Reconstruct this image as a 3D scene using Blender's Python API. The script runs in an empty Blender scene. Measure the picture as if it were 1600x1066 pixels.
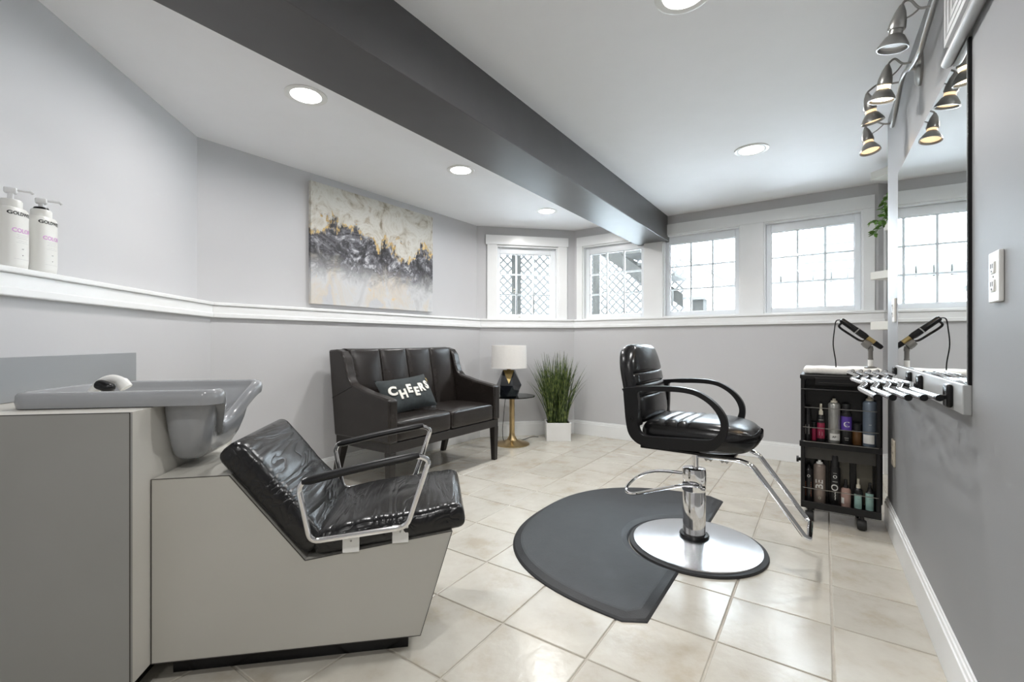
import bpy, bmesh, math, random
from mathutils import Vector, Matrix, noise
random.seed(7)
R = math.radians
scene = bpy.context.scene
COL = scene.collection

# ------------------------------------------------------------------ camera, sky, exposure
CAMH = 1.1
cam_d = bpy.data.cameras.new('camera'); cam = bpy.data.objects.new('camera', cam_d); COL.objects.link(cam)
cam.location = (0, 0, CAMH); cam.rotation_euler = (R(90), 0, 0)
cam_d.sensor_width = 36; cam_d.lens = 16.0; cam_d.clip_start = 0.02
scene.camera = cam
wd = bpy.data.worlds.new('overcast_sky'); scene.world = wd; wd.use_nodes = True
wd.node_tree.nodes['Background'].inputs[0].default_value = (0.82, 0.91, 1.0, 1)
SKY = 13.0
wd.node_tree.nodes['Background'].inputs[1].default_value = SKY
CAN_W, SPOT_W, LENS_E = 8.2, 1.5, 9.0
vs = scene.view_settings
vs.view_transform = 'Standard'; vs.look = 'None'; vs.gamma = 1; vs.use_curve_mapping = False
vs.exposure = 0.82
scene.cycles.use_denoising = True
scene.cycles.max_bounces = 10; scene.cycles.diffuse_bounces = 6; scene.cycles.transparent_max_bounces = 12
scene.cycles.sample_clamp_indirect = 60.0

# ------------------------------------------------------------------ materials
MATS = {}
def nodes_of(name):
    m = bpy.data.materials.new(name); m.use_nodes = True
    nt = m.node_tree; b = nt.nodes['Principled BSDF']
    return m, nt, b
def mat(name, col, rough=0.5, metal=0.0, var=0.06, scale=8.0, bump=0.0, bscale=60.0, spec=0.5, stretch=(1, 1, 1), coat=0.0, emit=None, es=0.0, rand=0.0):
    if name in MATS: return MATS[name]
    m, nt, b = nodes_of(name); L = nt.links.new
    tc = nt.nodes.new('ShaderNodeTexCoord'); mp = nt.nodes.new('ShaderNodeMapping'); mp.inputs['Scale'].default_value = stretch
    L(tc.outputs['Object'], mp.inputs['Vector'])
    nz = nt.nodes.new('ShaderNodeTexNoise'); nz.inputs['Scale'].default_value = scale; nz.inputs['Detail'].default_value = 5
    L(mp.outputs[0], nz.inputs['Vector'])
    rp = nt.nodes.new('ShaderNodeValToRGB')
    lo = [max(0, c * (1 - var)) for c in col]; hi = [min(1, c * (1 + var)) for c in col]
    rp.color_ramp.elements[0].position = 0.3; rp.color_ramp.elements[1].position = 0.7
    rp.color_ramp.elements[0].color = (*lo, 1); rp.color_ramp.elements[1].color = (*hi, 1)
    L(nz.outputs['Fac'], rp.inputs['Fac'])
    out = rp.outputs['Color']
    if rand:
        oi = nt.nodes.new('ShaderNodeObjectInfo'); hs = nt.nodes.new('ShaderNodeHueSaturation')
        mr = nt.nodes.new('ShaderNodeMapRange'); mr.inputs['To Min'].default_value = 1 - rand; mr.inputs['To Max'].default_value = 1 + rand
        L(oi.outputs['Random'], mr.inputs['Value']); L(mr.outputs[0], hs.inputs['Value']); L(out, hs.inputs['Color']); out = hs.outputs['Color']
    L(out, b.inputs['Base Color'])
    b.inputs['Roughness'].default_value = rough; b.inputs['Metallic'].default_value = metal
    b.inputs['Specular IOR Level'].default_value = spec; b.inputs['Coat Weight'].default_value = coat
    if emit: b.inputs['Emission Color'].default_value = (*emit, 1); b.inputs['Emission Strength'].default_value = es
    if bump:
        n2 = nt.nodes.new('ShaderNodeTexNoise'); n2.inputs['Scale'].default_value = bscale; n2.inputs['Detail'].default_value = 4
        L(mp.outputs[0], n2.inputs['Vector'])
        bp = nt.nodes.new('ShaderNodeBump'); bp.inputs['Strength'].default_value = bump; bp.inputs['Distance'].default_value = 0.01
        L(n2.outputs['Fac'], bp.inputs['Height']); L(bp.outputs[0], b.inputs['Normal'])
    MATS[name] = m; return m

PAINT = mat('grey_wall_paint', (0.55, 0.55, 0.56), 0.5, var=0.012, scale=2, bump=0.015, bscale=120)
PAINT_SHADED = mat('shaded_wall_paint', (0.28, 0.285, 0.29), 0.55, var=0.012, scale=2, bump=0.015, bscale=120)  # wall paint darkened: the right wall's shade is put into its colour
TRIM = mat('white_trim_paint', (0.82, 0.83, 0.83), 0.28, var=0.01)
CEIL = mat('ceiling_paint', (0.86, 0.86, 0.87), 0.7, var=0.008)
BEAM = mat('charcoal_beam_paint', (0.085, 0.085, 0.088), 0.38, var=0.05)
VINYL = mat('white_window_vinyl', (0.84, 0.87, 0.90), 0.3, var=0.01)
MUNT = mat('grey_window_bar', (0.82, 0.84, 0.86), 0.4, var=0.02)
GROUT = mat('grout', (0.48, 0.445, 0.385), 0.8, var=0.08, scale=30)
LEATH = mat('black_leather', (0.009, 0.009, 0.010), 0.24, var=0.2, bump=0.05, bscale=160, spec=0.5)
SOFAL = mat('dark_brown_leather', (0.017, 0.0135, 0.012), 0.27, var=0.2, bump=0.05, bscale=150, spec=0.5)
SEAM = mat('black_seam', (0.008, 0.008, 0.008), 0.6)
ESPR = mat('espresso_wood', (0.016, 0.013, 0.012), 0.42, var=0.25, scale=6, stretch=(1, 1, 14))
PLAST = mat('black_plastic', (0.008, 0.008, 0.009), 0.36, var=0.1, bump=0.04, bscale=300, spec=0.32)
GLOSSB = mat('gloss_black_plastic', (0.006, 0.006, 0.007), 0.25, var=0.1, spec=0.35)
RUBBER = mat('black_rubber', (0.018, 0.018, 0.019), 0.6, var=0.1)
MATM = mat('charcoal_foam', (0.021, 0.023, 0.026), 0.5, var=0.12, scale=14, bump=0.12, bscale=240)
CHROME = mat('chrome', (0.80, 0.80, 0.81), 0.07, 1.0, var=0.02)
NICKEL = mat('satin_nickel', (0.36, 0.355, 0.34), 0.33, 1.0, var=0.04)
BRUSH = mat('brushed_steel', (0.66, 0.665, 0.68), 0.26, 1.0, var=0.04, scale=4)
BRASS = mat('brushed_brass', (0.58, 0.43, 0.23), 0.30, 1.0, var=0.06, scale=10)
LAMIN = mat('taupe_laminate', (0.47, 0.46, 0.42), 0.38, var=0.03, scale=3)
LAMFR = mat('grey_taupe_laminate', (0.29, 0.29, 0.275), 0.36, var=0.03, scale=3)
LAMSD = mat('pale_laminate', (0.60, 0.585, 0.54), 0.38, var=0.03, scale=3)  # paler tone for the cabinet's side and top panels
LAMGR = mat('grey_laminate', (0.30, 0.315, 0.325), 0.35, var=0.02, scale=3)
LEDGM = mat('silver_grey_laminate', (0.42, 0.43, 0.43), 0.35, var=0.02)
EDGE = mat('dark_laminate_edge', (0.05, 0.045, 0.04), 0.6)
SINKM = mat('grey_glazed_basin', (0.30, 0.31, 0.325), 0.12, var=0.02, coat=0.5)
WPLAS = mat('white_plastic', (0.80, 0.80, 0.78), 0.3, var=0.01)
BEIGEP = mat('beige_plastic', (0.58, 0.53, 0.44), 0.35, var=0.03)
SLOT = mat('dark_slot', (0.05, 0.05, 0.055), 0.6)
SHELFM = mat('cream_shelf_board', (0.70, 0.69, 0.64), 0.4, var=0.02)
LSHADE = mat('white_linen_shade', (0.84, 0.82, 0.79), 0.8, var=0.02, scale=60, bump=0.1, bscale=300)
NAVY = mat('blue_black_glaze', (0.010, 0.012, 0.017), 0.14, var=0.2, coat=0.4)
POTM = mat('white_ceramic', (0.83, 0.83, 0.82), 0.3, var=0.01)
SOIL = mat('soil', (0.03, 0.025, 0.018), 0.9, var=0.4, scale=50)
VELV = mat('slate_velvet', (0.035, 0.043, 0.045), 0.85, var=0.2, scale=30, bump=0.2, bscale=200)
FELT = mat('cream_felt', (0.80, 0.78, 0.72), 0.9, var=0.04, scale=80)
TERRY = mat('white_terry', (0.80, 0.79, 0.76), 0.95, var=0.05, scale=80, bump=0.4, bscale=250)
LEAF = mat('green_leaf', (0.10, 0.22, 0.035), 0.4, var=0.3, scale=20, rand=0.3)
GOLDP = mat('gold_metal_barrel', (0.48, 0.36, 0.16), 0.3, 1.0, var=0.05)
GREYP = mat('grey_plastic', (0.16, 0.155, 0.145), 0.45, var=0.05)
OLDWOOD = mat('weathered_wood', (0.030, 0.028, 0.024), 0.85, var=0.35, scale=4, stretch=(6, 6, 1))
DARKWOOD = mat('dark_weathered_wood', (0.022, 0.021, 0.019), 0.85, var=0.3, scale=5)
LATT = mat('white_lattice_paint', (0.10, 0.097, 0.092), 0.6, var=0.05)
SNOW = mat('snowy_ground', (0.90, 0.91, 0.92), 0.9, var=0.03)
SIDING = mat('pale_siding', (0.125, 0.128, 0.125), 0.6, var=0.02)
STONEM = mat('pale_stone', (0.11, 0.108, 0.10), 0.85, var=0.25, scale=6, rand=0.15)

def mat_grass():
    m, nt, b = nodes_of('grass_blade'); L = nt.links.new
    tc = nt.nodes.new('ShaderNodeTexCoord'); nz = nt.nodes.new('ShaderNodeTexNoise'); nz.inputs['Scale'].default_value = 26
    L(tc.outputs['Object'], nz.inputs['Vector'])
    rp = nt.nodes.new('ShaderNodeValToRGB'); e = rp.color_ramp.elements
    e[0].position = .35; e[0].color = (0.022, 0.045, 0.012, 1); e[1].position = .66; e[1].color = (0.20, 0.25, 0.07, 1)
    k = e.new(.5); k.color = (0.07, 0.11, 0.03, 1)
    L(nz.outputs['Fac'], rp.inputs['Fac']); L(rp.outputs[0], b.inputs['Base Color']); b.inputs['Roughness'].default_value = .45
    return m
GRASS = mat_grass()

def mat_tile():
    m, nt, b = nodes_of('cream_tile'); L = nt.links.new
    g = nt.nodes.new('ShaderNodeNewGeometry')
    oi = nt.nodes.new('ShaderNodeObjectInfo')
    ad = nt.nodes.new('ShaderNodeVectorMath'); ad.operation = 'ADD'
    sc = nt.nodes.new('ShaderNodeVectorMath'); sc.operation = 'SCALE'; sc.inputs[0].default_value = (7, 3, 5)
    L(oi.outputs['Random'], sc.inputs['Scale']); L(g.outputs['Position'], ad.inputs[0]); L(sc.outputs[0], ad.inputs[1])
    n1 = nt.nodes.new('ShaderNodeTexNoise'); n1.inputs['Scale'].default_value = 5.5; n1.inputs['Detail'].default_value = 6; n1.inputs['Roughness'].default_value = .62
    L(ad.outputs[0], n1.inputs['Vector'])
    rp = nt.nodes.new('ShaderNodeValToRGB'); e = rp.color_ramp.elements
    e[0].position = .32; e[0].color = (0.48, 0.43, 0.345, 1); e[1].position = .62; e[1].color = (0.58, 0.555, 0.49, 1)
    k = e.new(.47); k.color = (0.545, 0.515, 0.45, 1)
    L(n1.outputs['Fac'], rp.inputs['Fac'])
    hs = nt.nodes.new('ShaderNodeHueSaturation'); mr = nt.nodes.new('ShaderNodeMapRange'); mr.inputs['To Min'].default_value = .94; mr.inputs['To Max'].default_value = 1.05
    L(oi.outputs['Random'], mr.inputs['Value']); L(mr.outputs[0], hs.inputs['Value']); L(rp.outputs[0], hs.inputs['Color'])
    L(hs.outputs[0], b.inputs['Base Color'])
    b.inputs['Roughness'].default_value = .24
    n2 = nt.nodes.new('ShaderNodeTexNoise'); n2.inputs['Scale'].default_value = 22; n2.inputs['Detail'].default_value = 3
    L(ad.outputs[0], n2.inputs['Vector'])
    bp = nt.nodes.new('ShaderNodeBump'); bp.inputs['Strength'].default_value = .12; bp.inputs['Distance'].default_value = .01
    L(n2.outputs['Fac'], bp.inputs['Height']); L(bp.outputs[0], b.inputs['Normal'])
    return m
TILE = mat_tile()

def mat_glass(name, tint=(1, 1, 1), refl=0.06):
    m = bpy.data.materials.new(name); m.use_nodes = True; nt = m.node_tree; L = nt.links.new
    nt.nodes.remove(nt.nodes['Principled BSDF']); out = nt.nodes['Material Output']
    tr = nt.nodes.new('ShaderNodeBsdfTransparent'); tr.inputs[0].default_value = (*tint, 1)
    gl = nt.nodes.new('ShaderNodeBsdfGlossy'); gl.inputs['Roughness'].default_value = 0.01
    fr = nt.nodes.new('ShaderNodeFresnel'); fr.inputs[0].default_value = 1.45
    mx = nt.nodes.new('ShaderNodeMixShader'); L(fr.outputs[0], mx.inputs[0]); L(tr.outputs[0], mx.inputs[1]); L(gl.outputs[0], mx.inputs[2])
    L(mx.outputs[0], out.inputs[0]); return m
GLASS = mat_glass('window_glass', (0.96, 0.98, 0.98)); TGLASS = mat_glass('smoky_table_glass', (0.55, 0.6, 0.6))

def mat_mirror():
    m, nt, b = nodes_of('mirror_silver')
    b.inputs['Base Color'].default_value = (0.86, 0.89, 0.89, 1); b.inputs['Metallic'].default_value = 1; b.inputs['Roughness'].default_value = 0.0
    return m
MIRROR = mat_mirror()

def mat_vinyl_wrinkle():
    m, nt, b = nodes_of('wrinkled_black_vinyl'); L = nt.links.new
    b.inputs['Base Color'].default_value = (0.007, 0.007, 0.008, 1); b.inputs['Roughness'].default_value = .24
    tc = nt.nodes.new('ShaderNodeTexCoord'); mp = nt.nodes.new('ShaderNodeMapping'); mp.inputs['Scale'].default_value = (1.0, .16, 1)
    mp.inputs['Rotation'].default_value = (0, 0, .35)
    L(tc.outputs['Object'], mp.inputs['Vector'])
    nz = nt.nodes.new('ShaderNodeTexNoise'); nz.inputs['Scale'].default_value = 13; nz.inputs['Detail'].default_value = 2.5; nz.inputs['Distortion'].default_value = .9
    L(mp.outputs[0], nz.inputs['Vector'])
    a = nt.nodes.new('ShaderNodeMath'); a.operation = 'SUBTRACT'; a.inputs[1].default_value = .5; L(nz.outputs['Fac'], a.inputs[0])
    c = nt.nodes.new('ShaderNodeMath'); c.operation = 'ABSOLUTE'; L(a.outputs[0], c.inputs[0])
    d = nt.nodes.new('ShaderNodeMath'); d.operation = 'POWER'; d.inputs[1].default_value = .5; L(c.outputs[0], d.inputs[0])
    bp = nt.nodes.new('ShaderNodeBump'); bp.inputs['Strength'].default_value = .30; bp.inputs['Distance'].default_value = .02
    L(d.outputs[0], bp.inputs['Height']); L(bp.outputs[0], b.inputs['Normal'])
    return m
WRINK = mat_vinyl_wrinkle()

def mat_painting():
    # canvas local coords: x 0..1.316 to the right, z 0..0.966 up
    m, nt, b = nodes_of('abstract_canvas'); L = nt.links.new; N = nt.nodes.new
    tc = N('ShaderNodeTexCoord'); sep = N('ShaderNodeSeparateXYZ'); L(tc.outputs['Object'], sep.inputs[0])
    def M(op, a, b_=None, c=None, clamp=False):
        n = N('ShaderNodeMath'); n.operation = op; n.use_clamp = clamp
        for i, x in enumerate((a, b_, c)):
            if x is None: continue
            if isinstance(x, (int, float)): n.inputs[i].default_value = x
            else: L(x, n.inputs[i])
        return n.outputs[0]
    def NZ(scale, detail=6, rough=.6, dist=0.0, off=(0, 0, 0), st=(1, 1, 1)):
        mp = N('ShaderNodeMapping'); mp.inputs['Location'].default_value = off; mp.inputs['Scale'].default_value = st
        L(tc.outputs['Object'], mp.inputs['Vector']); n = N('ShaderNodeTexNoise')
        n.inputs['Scale'].default_value = scale; n.inputs['Detail'].default_value = detail; n.inputs['Roughness'].default_value = rough; n.inputs['Distortion'].default_value = dist
        L(mp.outputs[0], n.inputs['Vector']); return n.outputs['Fac']
    def RAMP(f, stops):
        r = N('ShaderNodeValToRGB'); e = r.color_ramp.elements
        e[0].position, e[0].color = stops[0][0], (*stops[0][1], 1); e[1].position, e[1].color = stops[-1][0], (*stops[-1][1], 1)
        for p, c in stops[1:-1]: q = e.new(p); q.color = (*c, 1)
        L(f, r.inputs[0]); return r.outputs[0]
    def MIX(f, a, b_):
        n = N('ShaderNodeMix'); n.data_type = 'RGBA'; L(f, n.inputs[0]); L(a, n.inputs[6]); L(b_, n.inputs[7]); return n.outputs[2]
    def SS(v, lo, hi):
        n = N('ShaderNodeMapRange'); n.interpolation_type = 'SMOOTHSTEP'; n.inputs['From Min'].default_value = lo; n.inputs['From Max'].default_value = hi
        L(v, n.inputs['Value']); return n.outputs[0]
    x = M('DIVIDE', sep.outputs['X'], 1.316); z = M('DIVIDE', sep.outputs['Z'], .966)
    n1 = NZ(2.6, 8, .64, .7, (.35, 0, .2), st=(1.5, 1, .7)); n2 = NZ(9, 7, .65, .6, (4, 2, 1)); n3 = NZ(5, 7, .7, 1.4, (9, 1, 3)); n4 = NZ(22, 5, .6, .5, (1, 5, 2))
    # top edge of the dark range and its bottom edge
    top = M('ADD', M('ADD', z, M('MULTIPLY', M('SUBTRACT', n1, .5), .95)), M('MULTIPLY', M('SUBTRACT', n2, .5), .22))
    dtop = SS(top, .66, .59)
    bot = M('ADD', M('ADD', z, M('MULTIPLY', M('SUBTRACT', n3, .5), .55)), M('MULTIPLY', x, .06))
    dbot = SS(bot, .20, .46)
    dark = M('MULTIPLY', dtop, dbot)
    cream = RAMP(n3, [(.32, (.26, .22, .16)), (.43, (.52, .49, .42)), (.55, (.64, .63, .58)), (.66, (.42, .37, .29))])
    low = RAMP(n1, [(.30, (.40, .40, .40)), (.46, (.58, .59, .60)), (.57, (.60, .55, .48)), (.62, (.52, .53, .55))])
    base = MIX(SS(z, .30, .55), low, cream)
    greys = RAMP(n3, [(.40, (.008, .008, .010)), (.50, (.04, .04, .046)), (.56, (.15, .15, .17)), (.63, (.55, .55, .58))])
    greys2 = MIX(SS(n4, .45, .62), greys, RAMP(n2, [(.40, (.012, .012, .015)), (.68, (.30, .30, .33))]))
    colr = MIX(dark, base, greys2)
    ge = M('SUBTRACT', 1.0, SS(M('ABSOLUTE', M('SUBTRACT', top, .62)), .004, .045))
    gold = M('MULTIPLY', M('MULTIPLY', ge, SS(n4, .44, .54)), SS(z, .36, .44))
    colr = MIX(gold, colr, RAMP(n2, [(.35, (.36, .22, .05)), (.65, (.80, .58, .24))]))
    fl = M('MULTIPLY', M('MULTIPLY', SS(n2, .60, .66), SS(n3, .52, .6)), SS(z, .42, .2))
    colr = MIX(fl, colr, RAMP(n4, [(.3, (.62, .45, .22)), (.7, (.75, .6, .4))]))
    L(colr, b.inputs['Base Color']); b.inputs['Roughness'].default_value = .55
    bp = N('ShaderNodeBump'); bp.inputs['Strength'].default_value = .25; bp.inputs['Distance'].default_value = .01; L(n4, bp.inputs['Height']); L(bp.outputs[0], b.inputs['Normal'])
    return m

# ------------------------------------------------------------------ mesh helpers
class MB:
    def __init__(s): s.v = []; s.f = []
    def add(s, vs, fs, M=None):
        o = len(s.v)
        s.v += [tuple(M @ Vector(v)) if M else tuple(v) for v in vs]
        s.f += [tuple(o + i for i in f) for f in fs]; return s
    def box(s, x0, x1, y0, y1, z0, z1, M=None):
        v = [(x0, y0, z0), (x1, y0, z0), (x1, y1, z0), (x0, y1, z0), (x0, y0, z1), (x1, y0, z1), (x1, y1, z1), (x0, y1, z1)]
        return s.add(v, [(0, 3, 2, 1), (4, 5, 6, 7), (0, 1, 5, 4), (1, 2, 6, 5), (2, 3, 7, 6), (3, 0, 4, 7)], M)
    def prism(s, pts, vec, M=None):
        n = len(pts); v = [Vector(p) for p in pts]; w = [p + Vector(vec) for p in v]
        return s.add(v + w, [tuple(range(n))[::-1], tuple(range(n, 2 * n))] + [(i, (i + 1) % n, n + (i + 1) % n, n + i) for i in range(n)], M)
    def loft(s, rings, cap0=True, cap1=True, closed=True, M=None):
        n = len(rings[0]); v = [p for r in rings for p in r]; f = []
        for k in range(len(rings) - 1):
            for i in range(n if closed else n - 1):
                j = (i + 1) % n; f.append((k * n + i, k * n + j, (k + 1) * n + j, (k + 1) * n + i))
        if cap0: f.append(tuple(range(n))[::-1])
        if cap1: f.append(tuple(range((len(rings) - 1) * n, len(rings) * n)))
        return s.add(v, f, M)
    def lathe(s, prof, seg=32, c=(0, 0, 0), M=None, cap0=True, cap1=True):
        rings = [[(c[0] + r * math.cos(2 * math.pi * i / seg), c[1] + r * math.sin(2 * math.pi * i / seg), c[2] + z) for i in range(seg)] for r, z in prof]
        return s.loft(rings, cap0, cap1, True, M)
    def tube(s, path, r, seg=10, closed=False, sq=(1, 1), up=None, M=None):
        P = [Vector(p) for p in path]; n = len(P); rings = []
        rr = r if isinstance(r, (list, tuple)) else [r] * n
        prev = None
        for i in range(n):
            if closed: t = (P[(i + 1) % n] - P[i - 1])
            else: t = P[min(i + 1, n - 1)] - P[max(i - 1, 0)]
            t.normalize()
            if prev is None:
                a = Vector(up) if up else (Vector((0, 0, 1)) if abs(t.z) < .9 else Vector((1, 0, 0)))
            else: a = prev
            u = (a - t * a.dot(t)).normalized(); w = t.cross(u); prev = u
            rings.append([tuple(P[i] + u * (rr[i] * sq[0] * math.cos(2 * math.pi * k / seg)) + w * (rr[i] * sq[1] * math.sin(2 * math.pi * k / seg))) for k in range(seg)])
        if closed:
            rings.append(rings[0]); return s.loft(rings, False, False, True, M)
        return s.loft(rings, True, True, True, M)
    def rbox(s, sx, sy, sz, r, n=(8, 8, 4), fn=None, M=None, rr=2):
        # rounded box centred on the origin; rounding concentrated in extra edge rows; fn(p, unit) deforms
        def ticks(L, k):
            h = L / 2; e = [-h + r * (1 - math.cos(math.pi / 2 * i / (rr + 1))) for i in range(rr + 1)]
            mid = [-h + r + (L - 2 * r) * i / k for i in range(k + 1)]
            return e + mid + [-x for x in reversed(e)]
        T = [ticks(sx, n[0]), ticks(sy, n[1]), ticks(sz, n[2])]; H = (sx / 2, sy / 2, sz / 2); idx = {}; V = []; F = []
        def vid(i, j, k):
            key = (i, j, k)
            if key not in idx:
                p = Vector((T[0][i], T[1][j], T[2][k]))
                q = Vector([max(-H[a] + r, min(H[a] - r, p[a])) for a in range(3)]); d = p - q
                # cube-to-sphere style rounding
                m = max(abs(d.x), abs(d.y), abs(d.z))
                if m > 1e-9: d = d.normalized() * r if m > r * .999 else d
                p2 = q + d
                if fn: p2 = fn(p2, Vector([p2[a] / H[a] for a in range(3)]))
                idx[key] = len(V); V.append(tuple(p2))
            return idx[key]
        A, B, C = len(T[0]) - 1, len(T[1]) - 1, len(T[2]) - 1
        for i in range(A):
            for j in range(B):
                F.append((vid(i, j, 0), vid(i, j + 1, 0), vid(i + 1, j + 1, 0), vid(i + 1, j, 0)))
                F.append((vid(i, j, C), vid(i + 1, j, C), vid(i + 1, j + 1, C), vid(i, j + 1, C)))
        for i in range(A):
            for k in range(C):
                F.append((vid(i, 0, k), vid(i + 1, 0, k), vid(i + 1, 0, k + 1), vid(i, 0, k + 1)))
                F.append((vid(i, B, k), vid(i, B, k + 1), vid(i + 1, B, k + 1), vid(i + 1, B, k)))
        for j in range(B):
            for k in range(C):
                F.append((vid(0, j, k), vid(0, j, k + 1), vid(0, j + 1, k + 1), vid(0, j + 1, k)))
                F.append((vid(A, j, k), vid(A, j + 1, k), vid(A, j + 1, k + 1), vid(A, j, k + 1)))
        return s.add(V, F, M)
    def mesh(s, name, m, smooth=35):
        me = bpy.data.meshes.new(name); me.from_pydata(s.v, [], s.f)
        bm = bmesh.new(); bm.from_mesh(me); bmesh.ops.recalc_face_normals(bm, faces=bm.faces); bm.to_mesh(me); bm.free()
        me.materials.append(m)
        if smooth: me.shade_smooth(); me.set_sharp_from_angle(angle=R(smooth))
        return me
    def build(s, name, m, parent=None, smooth=35, bevel=0.0, loc=None, rotz=0, label=None, bseg=2):
        o = bpy.data.objects.new(name, s.mesh(name, m, smooth)); COL.objects.link(o)
        if parent: o.parent = parent
        if loc: o.location = loc
        o.rotation_euler.z = rotz
        if bevel:
            b = o.modifiers.new('bevel', 'BEVEL'); b.width = bevel; b.segments = bseg; b.limit_method = 'ANGLE'; b.angle_limit = R(40)
        if label: o['label'] = label
        return o
def empty(name, loc=(0, 0, 0), rotz=0):
    o = bpy.data.objects.new(name, None); COL.objects.link(o); o.location = loc; o.rotation_euler = (0, 0, rotz); o.empty_display_size = .1
    return o
def thing(name, label, cat, loc=(0, 0, 0), rotz=0, group=None):
    return tag(empty(name, loc, rotz), label, cat, group)
def tag(o, label, cat, group=None):
    o['label'] = label; o['category'] = cat
    if group: o['group'] = group
    return o
def struct(o): o['kind'] = 'structure'; return o
def smooth_path(pts, sub=6, closed=False):
    P = [Vector(p) for p in pts]; n = len(P); out = []
    rng = range(n) if closed else range(n - 1)
    for i in rng:
        p0 = P[(i - 1) % n] if (closed or i > 0) else P[0]; p1 = P[i]; p2 = P[(i + 1) % n]
        p3 = P[(i + 2) % n] if (closed or i + 2 < n) else P[-1]
        for k in range(sub):
            t = k / sub
            out.append(.5 * ((2 * p1) + (-p0 + p2) * t + (2 * p0 - 5 * p1 + 4 * p2 - p3) * t * t + (-p0 + 3 * p1 - 3 * p2 + p3) * t ** 3))
    if not closed: out.append(P[-1])
    return out
def fillet(pts, r, closed=False, k=5):
    P = [Vector(p) for p in pts]; n = len(P); out = []
    for i in range(n):
        if not closed and i in (0, n - 1): out.append(P[i]); continue
        a, b, c = P[i - 1], P[i], P[(i + 1) % n]; d1 = (a - b); d2 = (c - b); rr = min(r, d1.length * .45, d2.length * .45)
        s0 = b + d1.normalized() * rr; s1 = b + d2.normalized() * rr
        for j in range(k + 1):
            t = j / k; out.append((1 - t) ** 2 * s0 + 2 * t * (1 - t) * b + t * t * s1)
    return out
def text_mesh(txt, size, extrude=0.0, bold=0.0, res=4):
    cu = bpy.data.curves.new('t', 'FONT'); cu.body = txt; cu.size = size; cu.extrude = extrude; cu.offset = bold; cu.align_x = 'CENTER'; cu.align_y = 'CENTER'; cu.resolution_u = res
    o = bpy.data.objects.new('t', cu); COL.objects.link(o); bpy.context.view_layer.update()
    me = bpy.data.meshes.new_from_object(o.evaluated_get(bpy.context.evaluated_depsgraph_get()))
    bpy.data.objects.remove(o); bpy.data.curves.remove(cu); return me
def text_obj(name, txt, size, m, parent, fn, extrude=0.0, bold=0.0):
    me = text_mesh(txt, size, extrude, bold)
    for v in me.vertices: v.co = fn(v.co)
    me.materials.clear(); me.materials.append(m)
    o = bpy.data.objects.new(name, me); COL.objects.link(o); o.parent = parent; return o
def dirv(a): return Vector((math.sin(R(a)), math.cos(R(a)), 0))

# ------------------------------------------------------------------ room shell
H = 2.43
A_ = (-2.051, 2.964); B_ = (-.406, 5.253); C_ = (.755, 5.487); D_ = (3.085, 3.832)
P80 = dirv(80.34)
L0 = (A_[0] + .167 * 6.05, A_[1] - .986 * 6.05); E_ = (D_[0] + P80.x * 1.05, D_[1] + P80.y * 1.05); F_ = (4.25, -3.0)
PATH = [L0, A_, B_, C_, D_, E_, F_]          # inner line of the upper walls, closing from F_ to L0 at the back
SIDES = ['left', 'art', 'bay', 'windows', 'alcove', 'far_right', 'back']
EOFF = [.08, .06, .06, .06, .06, 0, 0]        # the lower half of the wall stands this much proud
NS = len(PATH)
def seg_frame(i):
    a = Vector((*PATH[i], 0)); b = Vector((*PATH[(i + 1) % NS], 0)); X = (b - a).normalized(); Y = Vector((-X.y, X.x, 0)); return a, b, X, Y
def off_corner(i, dl, dr):
    """corner i between segment i-1 and segment i, moved out by dl / dr (outwards positive)"""
    a, b, X1, Y1 = seg_frame((i - 1) % NS); a2, b2, X2, Y2 = seg_frame(i % NS)
    p1 = b + Y1 * dl; p2 = a2 + Y2 * dr; den = X1.x * X2.y - X1.y * X2.x
    t = ((p2.x - p1.x) * X2.y - (p2.y - p1.y) * X2.x) / den
    return p1 + X1 * t
def strip(mb, i, din, dout, z0, z1, xa=None, xb=None, mul=None):
    """a bar along wall i between outward offsets din and dout; offsets are per-wall functions of EOFF when mul is given"""
    a, b, X, Y = seg_frame(i)
    def off(j, d): return d - (EOFF[j % NS] if mul else 0)
    def start(d): return (a + X * xa + Y * off(i, d)) if xa is not None else off_corner(i, off(i - 1, d), off(i, d))
    def end(d): return (a + X * xb + Y * off(i, d)) if xb is not None else off_corner(i + 1, off(i, d), off(i + 1, d))
    q = [start(din), end(din), end(dout), start(dout)]
    mb.prism([(p.x, p.y, z0) for p in q], (0, 0, z1 - z0)); return mb
RAIL0, RAIL1 = 1.254, 1.355
OPEN = {2: [(.231, .976, RAIL1, 2.215)], 3: [(.11, .86, RAIL1, 2.225), (1.06, 1.805, RAIL1, 2.225), (2.01, 2.755, RAIL1, 2.225)]}
for i in range(NS):
    mb = MB()
    if i in OPEN:
        xs = [None]
        for (x0, x1, z0, z1) in OPEN[i]:
            strip(mb, i, 0, .15, RAIL1, H, xs[-1], x0); strip(mb, i, 0, .15, z1, H, x0, x1); xs.append(x1)
        strip(mb, i, 0, .15, RAIL1, H, xs[-1], None)
        strip(mb, i, 0, .15, RAIL0 - .05, RAIL1, None, None)
        strip(mb, i, 0, .15, 0, RAIL0 - .05, None, None, mul=True)
    elif i <= 4:
        strip(mb, i, 0, .15, RAIL0 - .05, H, None, None); strip(mb, i, 0, .15, 0, RAIL0 - .05, None, None, mul=True)
    else:
        strip(mb, i, 0, .15, 0, H)
    if i <= 4:   # lower half proud of the upper one
        strip(mb, i, 0, EOFF[i], RAIL0 - .05, RAIL0 + .06, None, None, mul=True)
    struct(mb.build('wall_' + SIDES[i], PAINT, smooth=0))
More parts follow.
